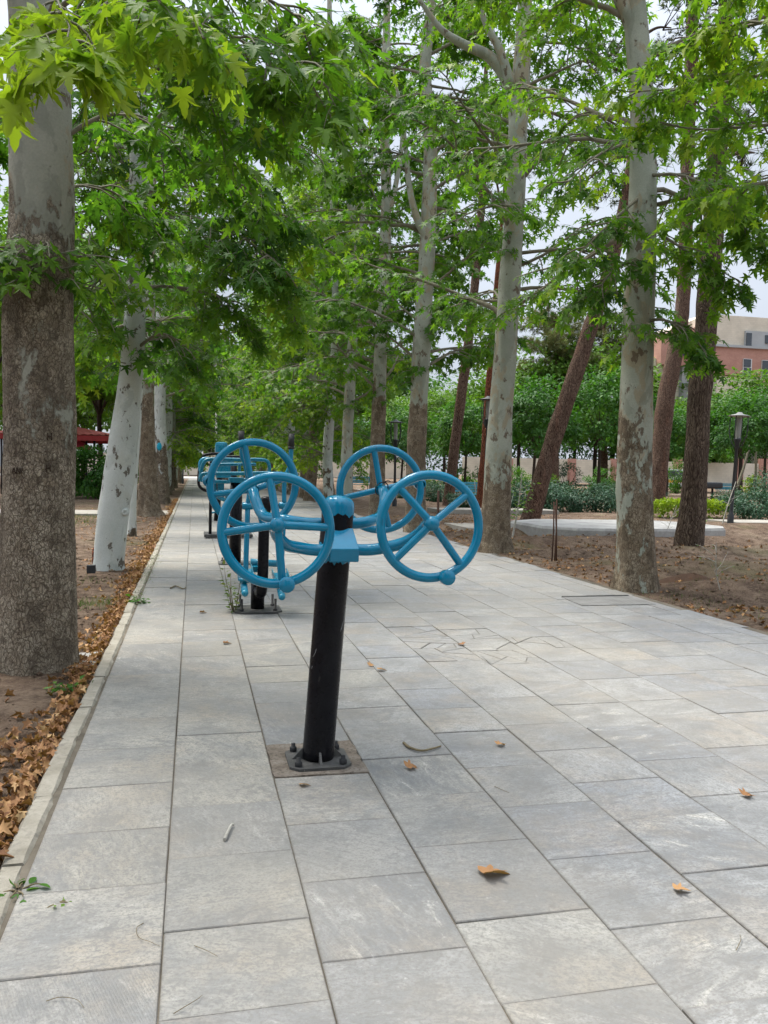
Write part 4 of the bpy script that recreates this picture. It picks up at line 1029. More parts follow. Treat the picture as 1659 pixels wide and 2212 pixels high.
fk = MB(); fk.tube(crom(pp([(1383, 100), (1360, 40), (1335, -10), (1310, -80)], Y), 5), [.11 - .0045 * k for k in range(16)], 16); fk.build('limb', M['bark'], r)
put_crown(r, L, Wm, T_MID)
r, path, L, Wm, rng = row_tree(bR2, bR2.y, [(1069, 1160), (1073, 1060), (1079, 940), (1088, 800), (1098, 660), (1108, 520), (1116, 380), (1120, 250), (1127, 150), (1132, 40)],
    (66, 62, 58, 54, 50, 46, 44, 42, 40, 36, 32, 26, 16, 6), 'plane tree with pale spotted trunk that forks high up, second in the right row', GR_R, 43, 'bark', (1.25, 1.3),
    3.4, 12.5, 34, lambda t: 2.8 - 1.0 * t, .12, .38, T_MID, nb=10, extra=[(3.6, 8, .7), (5, 6, .6)], top=[(1135, -150), (1130, -400), (1130, -600)], n_ring=56, flare=.4)
fk = MB(); fk.tube(crom(pp([(1118, 270), (1104, 190), (1060, 125), (1000, 95), (950, 60), (900, -10)], bR2.y), 5), [.13 - .004 * k for k in range(26)], 16); fk.build('limb', M['bark'], r)
fk = MB(); fk.tube(crom(pp([(1104, 185), (1080, 110), (1045, 40), (1020, -60)], bR2.y - .1), 5), [.085 - .004 * k for k in range(16)], 12); fk.build('limb', M['bark'], r)
put_crown(r, L, Wm, T_MID)
def rb(i): return Vector((XRr, YR[i + 1], 0))
for i, pts, wd, lab, mat, rgh, fork in [
    (2, [(898, 1100), (899, 1000), (905, 860), (912, 720), (922, 560), (928, 400), (930, 280), (918, 150), (930, 20)], (44, 43, 41, 38, 36, 32, 29, 26, 22, 14), 'third plane tree in the right row, brown trunk right of the lantern lamp', 'bark', (2.9, .9), [(926, 520), (900, 470), (884, 400), (872, 280), (850, 150)]),
    (3, [(815, 1090), (816, 960), (820, 820), (826, 680), (832, 540), (834, 400), (830, 250), (835, 100)], (34, 33, 31, 28, 26, 23, 20, 17, 12), 'fourth plane tree in the right row, tan trunk left of the lantern lamp', 'bark', (3.6, .8), [(832, 470), (850, 420), (866, 330), (870, 200)]),
    (4, [(748, 1070), (750, 960), (756, 840), (764, 700), (775, 560), (765, 480), (742, 370), (718, 270), (712, 150)], (25, 25, 24, 22, 20, 18, 17, 15, 13, 8), 'plane tree with slim pale trunk bending left higher up, fifth in the right row', 'bark', (.9, 1.2), [(775, 545), (786, 430), (780, 300), (790, 180)])]:
    b_ = rb(i); b_.x = P(pts[0][0], pts[0][1], b_.y).x
    r, path, L, Wm, rng = row_tree(b_, b_.y, pts, wd, lab, GR_R, 50 + i, mat, rgh, 3.3, 13, 44, lambda t: 3.0 - 1.0 * t, .15, .27 + .03 * i, T_LOW, nb=10, extra=[(3.4, 8, .7), (4.4, 6, .7)], top=[(pts[-1][0], -150)])
    fk = MB(); fp = crom(pp(fork, b_.y - .05), 5); fk.tube(fp, [.10 - .08 * k / len(fp) for k in range(len(fp))], 12); fk.build('limb', M['bark'], r)
    put_crown(r, L, Wm, T_LOW)
# tree standing just outside the frame on the right: its branches reach in
rng = random.Random(77)
b_ = rb(-1); Y = b_.y; r = tree_root('plane_tree', b_, 'plane tree whose yellow green sprays hang into the upper right corner', GR_R)
path = [b_ + Vector((0, 0, -.1)), b_ + Vector((0, 0, 2)), b_ + Vector((.05, 0, 5)), b_ + Vector((0, .1, 8)), b_ + Vector((0, .1, 11))]
put_trunk(r, path, [.24, .2, .17, .12, .04], M['bark'], 3.3, n=32, seg=8, rough=(1.2, 1.2))
L, Wm = Leaves(), MB()
ax0 = lambda z: axis_at(path, z)
def into(z0, pts, nb, tn, size=.13, bl=.6):
    Wl = MB(); leafy_limb(rng, crom([ax0(z0)] + [P(*p) for p in pts], 3), .026, L, Wl, nb, bl, 4, .25, 7, size, tn, .3); Wl.build('limb', M['limb'], r)
YY = YR[1]
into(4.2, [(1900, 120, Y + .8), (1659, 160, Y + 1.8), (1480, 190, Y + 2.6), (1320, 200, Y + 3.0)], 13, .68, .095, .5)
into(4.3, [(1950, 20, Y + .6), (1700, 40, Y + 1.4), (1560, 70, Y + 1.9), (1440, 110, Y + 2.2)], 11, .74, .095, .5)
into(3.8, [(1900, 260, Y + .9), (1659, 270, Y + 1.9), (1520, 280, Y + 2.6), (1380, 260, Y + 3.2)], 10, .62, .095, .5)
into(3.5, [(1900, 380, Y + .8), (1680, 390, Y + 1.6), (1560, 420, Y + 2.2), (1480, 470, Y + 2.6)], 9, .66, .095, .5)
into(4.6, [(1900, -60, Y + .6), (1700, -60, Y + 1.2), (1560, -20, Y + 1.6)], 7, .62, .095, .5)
if False: into(3.2, [(1900, 520, Y + 1.2), (1720, 540, Y + 2.0), (1620, 580, Y + 2.6)], 6, .55, .095, .5)
for zz in (6.6, 7.6, 8.6, 9.4, 10.2):
    Wl = MB(); crown_limbs(rng, L, Wl, path, zz, zz + .1, 1, lambda t: 2.0, .12, .45); Wl.build('limb', M['limb'], r)
put_crown(r, L, Wm, T_HI)
# --- farther plane trees: three built, the rest copied
protos = []
for k in range(3):
    rng = random.Random(90 + k)
    root = tree_root('plane_tree', (0, 0, 0), 'x', GR_R)
    path = [Vector((0, 0, -.1)), Vector((.02, 0, .5))] + [Vector((.12 * math.sin(z * .5 + k), .1 * math.cos(z * .4 + k), z)) for z in (2, 4, 6, 8, 10, 12.2)]
    put_trunk(root, path, [.24, .22, .2, .18, .16, .13, .09, .03], M['bark' if k != 1 else 'bark_pale'], 5 + k, n=24, seg=5, rough=((3.4, 1.0, 2.2)[k], 1.2), flare=.3, lump=.05)
    L, Wm = Leaves(), MB()
    crown_limbs(rng, L, Wm, path, 1.8, 13, 84, lambda t: 2.7 - 1.1 * abs(t - .25), .128, (.42, .66, .36)[k], nb=9, ntw=3, nlf=7, bl=.9, twl=.38, droop=.2, up=(-.1, .7))  # the middle model's leaves are tinted brighter to look sunlit
    put_crown(root, L, Wm, T_LOW); protos.append(root)
rng = random.Random(4)
first = [True, True, True]
def place_proto(k, x, y, rz, sc, label, grp):
    o = protos[k] if first[k] else copy_tree(protos[k]); first[k] = False
    o.location = (x, y, 0); o.rotation_euler = (0, 0, rz); o.scale = (sc, sc, sc); o['label'] = label; o['group'] = grp
    return o
names_r = {5: 'sixth', 6: 'seventh', 7: 'eighth', 8: 'ninth'}
for i in range(5, 19):
    lab = f'plane tree {names_r[i]} from the front in the right row, beyond the blue wheels' if i in names_r else 'distant plane tree toward the far end of the right row'
    place_proto((i * 2) % 3 if i != 9 else 1, XRr + rng.uniform(-.25, .25), YR[i + 1] + rng.uniform(-.4, .4), rng.uniform(0, 6.28), rng.uniform(.88, 1.08), lab, GR_R)
for j, yl in enumerate((41, 48, 55, 62, 70, 78, 87)):
    lab = ('fifth plane tree of the left row, brown trunk right behind the blue marked one', 'sixth plane tree of the left row, with a mottled pale trunk')[j] if j < 2 else 'distant plane tree toward the far end of the left row'
    place_proto((j + 1) % 3, -1.2 + rng.uniform(-.2, .1), yl, rng.uniform(0, 6.28), rng.uniform(.85, 1.05), lab, GR_L)
for i, (x_, y_) in enumerate(((-2.6, -5.6), (-2.2, -12), (XRr + .8, -9), (-1.6, -19), (XRr, -16), (1.9, -26))):  # unseen trees added to shade the foreground and darken reflections in the gloss paint
    place_proto(i % 3, x_, y_, i * 1.3, 1.0, 'unseen plane tree added behind the viewpoint for shade and dark reflections', 'unseen plane trees added behind the viewpoint')
# ------------------------------------------------------------------ pines
def needles(L, rng, c, r, n, ln=.2, tint=.4, k=12):
    for _ in range(n):
        d = vrand(rng).normalized(); p = Vector(c) + Vector((d.x * r * rng.uniform(.3, 1), d.y * r * rng.uniform(.3, 1), d.z * r * .65 * rng.uniform(.3, 1)))
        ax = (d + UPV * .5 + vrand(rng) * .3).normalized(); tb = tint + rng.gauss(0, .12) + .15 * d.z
        for _ in range(k):
            t = (ax * .9 + vrand(rng) * .55).normalized(); L.add(p, t, vrand(rng), ln * rng.uniform(.7, 1.2), tb + rng.gauss(0, .06))
T_NEED2 = (np.array([(-.05, 0, 0), (.05, 0, 0), (0, 1, 0)], dtype=np.float32), T_NEED[1])
def pine(base, Y, pts, widths, label, mat, seed, clumps, grp='tall pines right of the path', s=None, rad=.9, ln=.22, tint=.35, nt=60):
    rng = random.Random(seed); root = tree_root('pine_tree', base, label, grp)
    s = s or ppm(base); path = [base + Vector((0, 0, -.1))] + pp(pts, Y)
    put_trunk(root, path, [w / s / 2 for w in widths], M[mat], seed, n=40, seg=9, rough=(90, 1), flare=.15, lump=.06, flare_h=.3)
    L, Wm = Leaves(), MB()
    for c in clumps:
        c = P(*c) if not isinstance(c, Vector) else c
        Wm = MB(); z = min(c.z - .3, path[-1].z - .1); a0 = axis_at(path, max(z, path[1].z))
        Wm.tube(crom([a0, a0.lerp(c, .5) + Vector((0, 0, .1)), c], 4), [.05 - .0045 * q for q in range(9)], 6, cap=False)
        for _ in range(3):
            e = c + vrand(rng) * rad * .5; Wm.tube([a0.lerp(c, .7), e], [.02, .006], 4, cap=False); needles(L, rng, e, rad * .6, nt // 3, ln, tint)
        Wm.build('limb', M['pine'], root)
    put_crown(root, L, MB(), T_NEED2, M['needle'], M['pine'])
    return root
b_ = G(1141, 1136); pine(b_, b_.y, [(1147, 1120), (1180, 1000), (1222, 870), (1268, 730), (1312, 600), (1342, 480), (1368, 330), (1380, 200), (1390, 60)], (46, 40, 38, 37, 34, 30, 26, 22, 18, 10),
    'pine with reddish trunk leaning strongly to the right, beside the concrete platform', 'pine_red', 3, [(1330, 380, b_.y), (1420, 300, b_.y + 1), (1290, 250, b_.y - .5), (1400, 150, b_.y), (1340, 90, b_.y + .5), (1450, 60, b_.y), (1250, 130, b_.y)])
b_ = Vector((P(1413, 1100, 31).x, 31, 0)); pine(b_, 31, [(1415, 1085), (1425, 1000), (1436, 880), (1455, 780), (1473, 680), (1480, 550), (1484, 400), (1490, 200), (1496, 40), (1500, -80)], (42, 40, 38, 37, 34, 31, 29, 27, 26, 25, 14),
    'pine with brown trunk curving up behind the yellow green hedge', 'pine_red', 5, [(1510, 110, 31), (1540, 60, 30), (1440, 90, 32), (1600, 160, 30), (1630, 330, 31), (1560, 230, 32), (1610, 60, 31)], tint=.2)
b_ = G(1487, 1192); pine(b_, b_.y, [(1490, 1170), (1500, 1050), (1508, 920), (1516, 800), (1525, 700), (1535, 560), (1545, 400), (1556, 220), (1566, 40), (1570, -100)], (64, 58, 53, 50, 48, 46, 44, 40, 36, 30, 20),
    'straight pine with deeply furrowed grey brown bark in front of the concrete platform', 'pine', 8, [(1630, 330, b_.y), (1650, 180, b_.y), (1590, -50, b_.y), (1500, -80, b_.y)], tint=.2)
b_ = G(966, 1094); pine(b_, b_.y, [(969, 1080), (984, 950), (1004, 800), (1022, 650), (1036, 500), (1044, 380), (1048, 250), (1050, 100)], (26, 23, 22, 21, 19, 17, 15, 12, 6),
    'slim dark pine trunk leaning right among the low shrubs, between two plane trunks', 'pine_red', 9, [(1040, 330, b_.y), (1090, 260, b_.y), (1000, 200, b_.y), (1050, 120, b_.y)])
b_ = G(1036, 1104); pine(b_, b_.y, [(1038, 1090), (1045, 1000), (1052, 900), (1062, 760), (1075, 600), (1085, 450)], (22, 20, 18, 17, 15, 12, 6),
    'rust red pine trunk tight behind the second plane trunk on the right', 'pine_rust', 12, [(1085, 420, b_.y), (1120, 380, b_.y), (1060, 340, b_.y), (1100, 300, b_.y)])
for px_, Yp, ty_, lab, sd in ((1200, 60, 655, 'broad crowned pine with yellowish needles above the park trees', 21), (1305, 64, 672, 'grey green pine crown behind the leaning trunk', 22)):
    cl = [(px_ + dx * 1.0, ty_ + dy, Yp + dz) for dx, dy, dz in [(0, 20, 0), (-25, 35, .5), (28, 38, -.5), (-40, 65, 0), (8, 60, 1), (42, 70, 0), (-15, 85, -1), (30, 100, 1), (-45, 105, 0), (5, 118, 0), (-30, 135, .5), (50, 120, 0), (20, 140, -.6)]]
    b_ = Vector((P(px_, 1040, Yp).x, Yp, 0)); pine(b_, Yp, [(px_, 1020), (px_ - 2, 900), (px_ + 1, 780), (px_, 680)], (18, 16, 14, 11, 5), lab, 'pine_red', sd, cl, 'background pines', rad=1.25, ln=.42, tint=.8 if sd == 21 else .6, nt=150)
for px_, wv, lab in ((484, 7, 'thin dark pine trunk at the far end of the path beside the pale pole'), (494, 10, 'thicker dark pine trunk at the far end of the path')):
    b_ = Vector((P(px_, 1010, 88).x, 88 + px_ % 3, 0)); pine(b_, b_.y, [(px_, 1000), (px_ - 4, 900), (px_ - 3, 800), (px_, 700)], (wv, wv, wv * .9, wv * .7, 3), lab, 'pine', px_, [(px_ - 5, 800, 88), (px_ + 12, 815, 88), (px_ - 20, 790, 88), (px_ + 20, 880, 88), (px_ + 3, 760, 88)], 'dark pines at the far end', rad=1.2, ln=.35, tint=.0)
# ------------------------------------------------------------------ park trees behind
def leaf_ball(L, rng, c, rx, ry, rz, ncl, nl, size, tint, cr=.45, lo=-.62):
    for _ in range(ncl):
        d = vrand(rng).normalized(); rag = 1 + (.16 * noise.noise(d * 2.3 + Vector((rx, ncl, size * 50))) if ncl > 100 else 0) * 2
        if d.z < lo: d.z *= -.4; d.normalize()
        q = rng.uniform(.6, 1.0) * rag
        cc = Vector((c[0] + d.x * rx * q, c[1] + d.y * ry * q, c[2] + d.z * rz * q)); tb = tint + rng.gauss(0, .1)
        for _ in range(nl):
            e = vrand(rng).normalized() * (cr * rng.random() ** .5); p = cc + Vector((e.x, e.y, e.z * .7))
            t = (d * .5 + Vector((e.x, e.y, 0)) * 1.6 - UPV * .35 + vrand(rng) * .35); L.add(p, t, UPV * .9 + d * .5 + vrand(rng) * .4, size * rng.uniform(.6, 1.2), tb + rng.gauss(0, .09))
def globe_proto(seed, tint):
    rng = random.Random(seed); root = tree_root('park_tree', (0, 0, 0), 'x', 'clipped park trees right of the path')
    path = [Vector((0, 0, -.1)), Vector((.03, 0, 1)), Vector((0, .04, 2.2)), Vector((.05, 0, 3.0))]
    put_trunk(root, path, [.09, .075, .065, .05], M['iron_bark'], seed, n=14, seg=4, rough=(9, 1), flare=.2, lump=.04)
    Wm = MB()
    for k in range(9):
        a = k * .7 + rng.random() * .4; e = Vector((math.cos(a) * rng.uniform(.8, 1.4), math.sin(a) * rng.uniform(.8, 1.4), rng.uniform(3.4, 4.8)))
        Wm.tube(crom([path[2] + Vector((0, 0, rng.uniform(-.03, .03))), path[3].lerp(e, .5) + Vector((0, 0, -.1)), e], 4), [.03 - .003 * q for q in range(9)], 6, cap=False)
    L = Leaves(); leaf_ball(L, rng, (0, 0, 3.6), 2.0, 2.0, 2.15, 130, 42, .2, tint, .5)
    put_crown(root, L, Wm, T_OVAL, M['leaf_dark'], M['iron_bark']); return root
M['iron_bark'] = m_plain('dark_bark', (0.05, 0.038, 0.03), 0.9, .2, .3, 14, .4)
gp = [globe_proto(61, .42), globe_proto(62, .5)]; gp2 = []
for o in gp:
    c = copy_tree(o)
    for ch in c.children:
        if ch.name.startswith('crown'):
            ch.data = ch.data.copy(); ch.data.materials.clear(); ch.data.materials.append(M['leaf_bright'])
    gp2.append(c)
used = set(); FILL = [(900, 92, 850), (985, 95, 880), (1075, 93, 830), (1160, 94, 800), (1240, 92, 860), (1320, 95, 780), (1400, 93, 860), (700, 92, 930), (800, 95, 915), (1500, 86, 920)]; rng = random.Random(19)
def place_globe(src, px, Y, topy, label, grp, wide=1.0):
    key = src.name
    o = src if key not in used else copy_tree(src); used.add(key)
    b = P(px, 1040, Y); h = P(px, topy, Y).z; s_ = h / 5.75
    o.location = (b.x, Y, 0); o.rotation_euler = (0, 0, rng.uniform(0, 6.28)); o.scale = (s_ * wide, s_ * wide, s_); o['label'] = label; o['group'] = grp; return o
G1 = 'clipped park trees right of the path'; G2 = 'bright green trees in the background'
for i, (px_, Y_, ty_, lab) in enumerate([(1152, 42, 815, 'dark green clipped tree left of the leaning pine trunk'), (1292, 44, 800, 'dark green clipped tree between the leaning pine and the mottled trunk'),
    (868, 46, 880, 'dark clipped tree behind the lantern lamp'), (1005, 48, 862, 'dark clipped tree behind the slim leaning pine'), (1590, 44, 850, 'dark green clipped tree behind the right hand street lamp'),
    (1440, 48, 880, 'dark green clipped tree behind the curving pine'), (1652, 50, 835, 'dark clipped tree at the right edge of the view'), (760, 52, 900, 'dark clipped tree far behind the fifth plane tree'), (1385, 60, 850, 'dark clipped tree hidden behind the mottled trunk')]):
    place_globe(gp[i % 2], px_, Y_, ty_, lab, G1, 1.0)
for i, (px_, Y_, ty_, lab, w_) in enumerate([(1195, 62, 728, 'bright green tree above the left dark clipped tree', 1.05), (1285, 64, 742, 'bright green tree rising behind the leaning pine', 1.0), (1600, 58, 800, 'light green tree in front of the brick building, right of the straight pine', 1.25), (1500, 62, 852, 'light green tree below the pale building wing', 1.1),
    (1120, 66, 790, 'bright green tree right of the second plane trunk', 1.1), (960, 60, 845, 'bright green tree left of the slim leaning pine', 1.2), (1045, 70, 800, 'bright green tree behind the rust red trunk', 1.2), (880, 72, 860, 'bright green tree behind the third plane trunk', 1.2),
    (215, 44, 640, 'bright green tree above the red roof', 1.0), (110, 40, 520, 'tall green tree behind the thick old trunk', .9), (310, 50, 620, 'green tree behind the brown trunk of the left row', .9), (-20, 34, 420, 'green tree at the left edge of the view', .9), (180, 60, 760, 'leafy tree behind the shelter', 1.2), (30, 55, 700, 'leafy tree left of the thick old trunk', 1.3)]):
    place_globe(gp2[i % 2], px_, Y_, ty_, lab, G2, w_)
for i, (px_, Y_, ty_) in enumerate(FILL):
    place_globe((gp2 + gp)[i % 4], px_, Y_, ty_, 'distant green tree filling the gap low between the trunks of the right row', 'low trees beyond the boundary wall', 1.6)
for i, px_ in enumerate((-80, 40, 150, 250, 330, 400, 450, 530, 600, 680, 760, 850)):
    place_globe((gp2 + gp)[i % 4], px_, 135 + (i % 3) * 8, (760, 800, 720, 770)[i % 4] if px_ < 420 or px_ > 520 else 900, 'far off tree along the road beyond the end of the path', 'far trees beyond the road', 1.1)
# ------------------------------------------------------------------ shrubs and hedges
def shrub(name, label, cat, px, py, wd, ht, mat, tpl, size, tint, seed, ncl=40, nl=40, grp=None, dp=None, stems=True, Yo=None):
    rng = random.Random(seed); b = G(px, py) if Yo is None else Vector((P(px, py, Yo).x, Yo, 0)); sx = wd / ppm(b) / 2; h = ht / ppm(b)
    root = empty(name, (b.x, b.y, -.03)); tag(root, label, cat, grp)
    L = Leaves(); leaf_ball(L, rng, (b.x, b.y, h * .52), sx, dp or sx * .8, h * .50, ncl, nl, size, tint, min(.35, h * .3), -.97)
    link('foliage', L.mesh('foliage', mat, tpl, root.location), root)
    Wm = MB()
    for k in range(7):
        a = k * .9; Wm.tube([b + Vector((math.cos(a) * .08, math.sin(a) * .08, -.05)), b + Vector((math.cos(a) * sx * .6, math.sin(a) * sx * .5, h * .6))], [.02, .008], 5, cap=False)
    Wm.build('stems', M['iron_bark'], root); return root
shrub('bush', 'big dark green bush below the red roof, beside the leaning pale trunk', 'bush', 212, 1076, 180, 112, M['leaf_dark'], T_OVAL, .14, .5, 301, 150, 50)
hg = empty('hedge', G(1485, 1122)); tag(hg, 'low clipped yellow green hedge behind the concrete platform', 'hedge')
rng = random.Random(71); L = Leaves(); b_ = G(1485, 1122); s_ = ppm(b_)
for k in range(900 * 3):
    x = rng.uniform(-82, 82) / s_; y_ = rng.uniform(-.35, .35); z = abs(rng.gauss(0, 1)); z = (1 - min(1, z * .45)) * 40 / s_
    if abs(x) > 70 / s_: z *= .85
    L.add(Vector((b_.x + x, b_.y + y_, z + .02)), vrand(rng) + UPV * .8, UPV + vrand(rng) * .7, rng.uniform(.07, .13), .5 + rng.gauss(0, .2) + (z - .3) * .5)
link('foliage', L.mesh('foliage', M['leaf_lime'], T_OVAL2, b_), hg)
JG = 'dark low junipers in the planting bed'
for i, (px_, py_, w_, h_, lab) in enumerate([(940, 1086, 60, 46, 'feathery juniper at the foot of the slim leaning pine'), (1000, 1100, 60, 36, 'low juniper in front of the blue bench by the second plane trunk'), (1125, 1104, 60, 62, 'dark juniper right of the second plane trunk'), (1185, 1108, 56, 66, 'dark juniper right of the leaning pine foot'),
    (1235, 1108, 70, 54, 'spreading dark juniper left of the mottled trunk'), (1295, 1110, 74, 60, 'spreading juniper close to the mottled trunk'), (1345, 1108, 50, 48, 'small juniper touching the mottled trunk'), (1615, 1124, 90, 62, 'round dark juniper right of the street lamp'), (1655, 1110, 70, 100, 'tall dark juniper at the right edge'), (1570, 1108, 50, 50, 'dark juniper left of the street lamp foot'), (880, 1078, 50, 36, 'small juniper left of the third plane trunk'), (1090, 1096, 40, 40, 'little juniper behind the leaning sapling'), (1210, 1088, 90, 46, 'juniper mass behind the leaning pine foot'), (1320, 1088, 90, 44, 'juniper mass behind the mottled trunk'), (1050, 1086, 60, 36, 'juniper behind the rust red trunk'), (1400, 1092, 60, 40, 'juniper at the foot of the curving pine')]):
    shrub('juniper', lab, 'shrub', px_, py_, w_, h_, M['juniper'], T_OVAL2, .085, .45, 400 + i, 60, 48, JG, dp=.9)
for i, (px_, w_, h_) in enumerate([(1108, 64, 60), (1165, 74, 50), (1225, 70, 66), (1290, 80, 56), (1345, 64, 64), (1440, 64, 46), (990, 74, 58), (925, 64, 46), (1060, 64, 62)]):
    shrub('bush', 'soft green bush in the band of shrubs before the cream wall', 'bush', px_, 1066 - i % 3 * 3, w_, h_, M[('leaf_dark', 'leaf_bright', 'juniper')[i % 3]], T_OVAL2, .15, .6, 440 + i, 34, 40, 'bushes before the cream wall')
shrub('bush', 'round yellow green bush beside the pale thin trunks at the right', 'bush', 1625, 1075, 36, 46, M['leaf_lime'], T_OVAL2, .16, .3, 421, 22, 36)
shrub('bush', 'light green bush low in the gap left of the concrete platform', 'bush', 1010, 1064, 60, 30, M['leaf_bright'], T_OVAL2, .18, .5, 422, 24, 36)
shrub('bush', 'grey green bush seen between the two right hand pines', 'bush', 1462, 1068, 44, 82, M['leaf_dark'], T_OVAL2, .16, .75, 423, 26, 36)
# ------------------------------------------------------------------ lamps
def lamp(base, top, label, hat='iron'):
    root = empty('street_lamp', base); tag(root, label, 'street lamp', 'black park lamps')
    ax = (top - base).normalized(); H = (top - base).length
    b = MB(); b.lathe(base, [(.085, -.1), (.085, .25), (.06, .32), (.05, .4), (.038, H - .95), (.05, H - .93), (.075, H - .78), (.10, H - .72), (.10, H - .69), (.03, H - .66)], ax, 16); b.build('pole', M['iron'], root)
    sx = ax.cross(Vector((0, 1, 0))).normalized(); sy = ax.cross(sx)
    for k in range(4):
        a = k * math.pi / 2 + .6; d = sx * math.cos(a) + sy * math.sin(a); q = lambda r, h: base + ax * h + d * r
        m = MB(); m.tube(crom([q(.05, H - .95), q(.16, H - .78), q(.235, H - .55), q(.24, H - .25), q(.225, H - .08)], 5), .014, 8); m.build('bracket', M['iron'], root)
    g_ = MB(); g_.lathe(base, [(.065, H - .68), (.07, H - .4), (.068, H - .12)], ax, 18); g_.build('lantern_glass', M['lamp_glass'], root)
    h_ = MB(); h_.lathe(base, [(.001, H - .06), (.27, H - .085), (.29, H - .082), (.29, H - .074), (.22, H - .05), (.10, H - .02), (.05, H + .03), (.001, H + .035)], ax, 28); h_.build('hat', M[hat], root)
    return root
b_ = G(1577, 1134); lamp(b_, P(1598, 893, b_.y), 'leaning black park lamp with flat pale hat at the right edge of the bed', 'lamp_hat')
b_ = G(852, 1096); lamp(b_, P(855, 908, b_.y), 'black lantern lamp between the third and fourth trunks of the right row')
b_ = Vector((P(1046, 1100, 25).x, 25.0, 0)); lamp(b_, P(1055, 858, 25), 'black park lamp mostly hidden behind the second plane trunk on the right')
b_ = Vector((P(395, 1035, 68).x, 68.0, 0)); b = MB(); b.lathe(b_, [(.09, -.1), (.09, .3), (.06, .4), (.05, 4.0), (.02, 4.05)], (0, 0, 1), 10)
tag(b.build('post', M['iron'], None, b_), 'thin black post standing in the left tree row near the far end', 'post')
b_ = Vector((P(466, 1010, 92).x, 92.0, 0)); b = MB(); b.lathe(b_, [(.15, -.1), (.13, .1), (.10, 7.2), (.06, 7.3)], (0, 0, 1), 10)
tag(b.build('utility_pole', M['white_pole'], None, b_), 'tall pale pole at the far end of the path', 'pole')
# street light arm seen among the leaves of the left row
# ------------------------------------------------------------------ benches, table
def bench(c, rz, label, w=1.5):
    root = empty('park_bench', c, 0); tag(root, label, 'bench', 'blue slatted benches')
    Mz = Matrix.Rotation(rz, 3, 'Z'); q = lambda x, y, z: Vector(c) + Mz @ Vector((x, y, z))
    m = MB()
    for k in range(4): m.box(q(0, -.05 + k * .11, .44), (w, .085, .03), Mz, .005)
    m.build('seat', M['teal'], root)
    m = MB(); Mt = Mz @ Matrix.Rotation(R(-12), 3, 'X')
    for k in range(4): m.box(q(0, .36 + k * .022, .56 + k * .105), (w, .03, .08), Mt, .005)
    m.build('backrest', M['teal'], root)
    for s in (-1, 1):
        m = MB(); x = s * (w / 2 - .15); m.tube([q(x, -.05, 0), q(x, -.07, .42), q(x, .30, .42), q(x, .45, .98)], .02, 8); m.tube([q(x, .30, .42), q(x, .42, 0)], .02, 8); m.build('leg', M['iron'], root)
    return root
b_ = G(1006, 1092); bench(b_, 0.0, 'teal slatted bench partly hidden by the rust red trunk and second plane trunk', 1.3)
b_ = G(775, 1062); bench(b_, 0.05, 'teal slatted bench seen through the far right wheel', 1.6)
b_ = G(1572, 1076); bench(b_, 0.0, 'pale blue bench right behind the street lamp', 1.4)
b_ = G(1522, 1083); tb = empty('table', b_); tag(tb, 'dark grey topped table right of the straight pine', 'table')
s_ = ppm(b_); m = MB(); m.box(b_ + Vector((0, 0, .86)), (52 / s_, 1.3, .34), None, .1); m.build('tabletop', M['iron'], tb)
for dx in (-18, 18):
    m = MB(); m.tube([b_ + Vector((dx / s_, 0, 0)), b_ + Vector((dx / s_, 0, .75))], .06, 8); m.build('leg', M['iron'], tb)
# ------------------------------------------------------------------ shelter with red roof
Ys = 38.0; ex = P(243, 952, Ys); ez = ex.z; et = P(243, 940, Ys).z; x1 = ex.x; x0 = x1 - 4.6; yc = Ys + 2.3
sh = empty('shelter', (x0 / 2 + x1 / 2, yc, 0)); tag(sh, 'open shelter with red ribbed sheet roof behind the thick old trunk', 'shelter')
m = MB(); ap = Vector(((x0 + x1) / 2, yc, ez + .75)); cor = [(x0 - .1, Ys - .1), (x1 + .1, Ys - .1), (x1 + .1, Ys + 4.7), (x0 - .1, Ys + 4.7)]
for i in range(4):
    a, c_ = Vector((*cor[i], et)), Vector((*cor[(i + 1) % 4], et)); nrm = (c_ - a).cross(ap - a).normalized(); n_ = 60; vs = []
    for k in range(n_ + 1):
        e = a.lerp(c_, k / n_); o = nrm * (.03 * math.sin(k * 1.6)); vs += [e + o, e.lerp(ap, 1.0) + o * 0]
    m.add(vs, [(2 * k, 2 * k + 2, 2 * k + 1) for k in range(n_)] , flat=False)
m.build('roof', M['red_roof'], sh)
m = MB(); h_ = (et - ez) - .02
for (a, c_) in ((cor[0], cor[1]), (cor[1], cor[2]), (cor[2], cor[3]), (cor[3], cor[0])):
    dx, dy = c_[0] - a[0], c_[1] - a[1]; m.box(((a[0] + c_[0]) / 2, (a[1] + c_[1]) / 2, (et + ez) / 2 - .04), (abs(dx) + .06 if abs(dx) > .1 else .05, abs(dy) - .06 if abs(dy) > .1 else .05, h_))
m.build('fascia', M['red_trim'], sh)
for x, y_ in ((x0 + .1, Ys + .1), (P(203, 1000, Ys).x, Ys + .1), (P(174, 1000, Ys).x, Ys + 2), (x1 - .1, Ys + 4.4), (x0 + .1, Ys + 4.4)):
    m = MB(); m.tube([Vector((x, y_, 0)), Vector((x, y_, ez))], .05, 8); m.build('post', M['iron'], sh)
c_ = P(170, 962, Ys + 4.5); pk = empty('parasol', (c_.x, c_.y, 0)); tag(pk, 'pink domed parasol seen beneath the red roof', 'parasol')
m = MB(); m.lathe(c_ + Vector((0, 0, -.2)), [(.62, 0), (.55, .16), (.35, .30), (.1, .37), (.03, .55), (0, .56)], (0, 0, 1), 16); m.build('canopy', M['pink'], pk)
m = MB(); m.tube([Vector((c_.x, c_.y, 0)), c_], .025, 8); m.build('pole', M['iron'], pk)
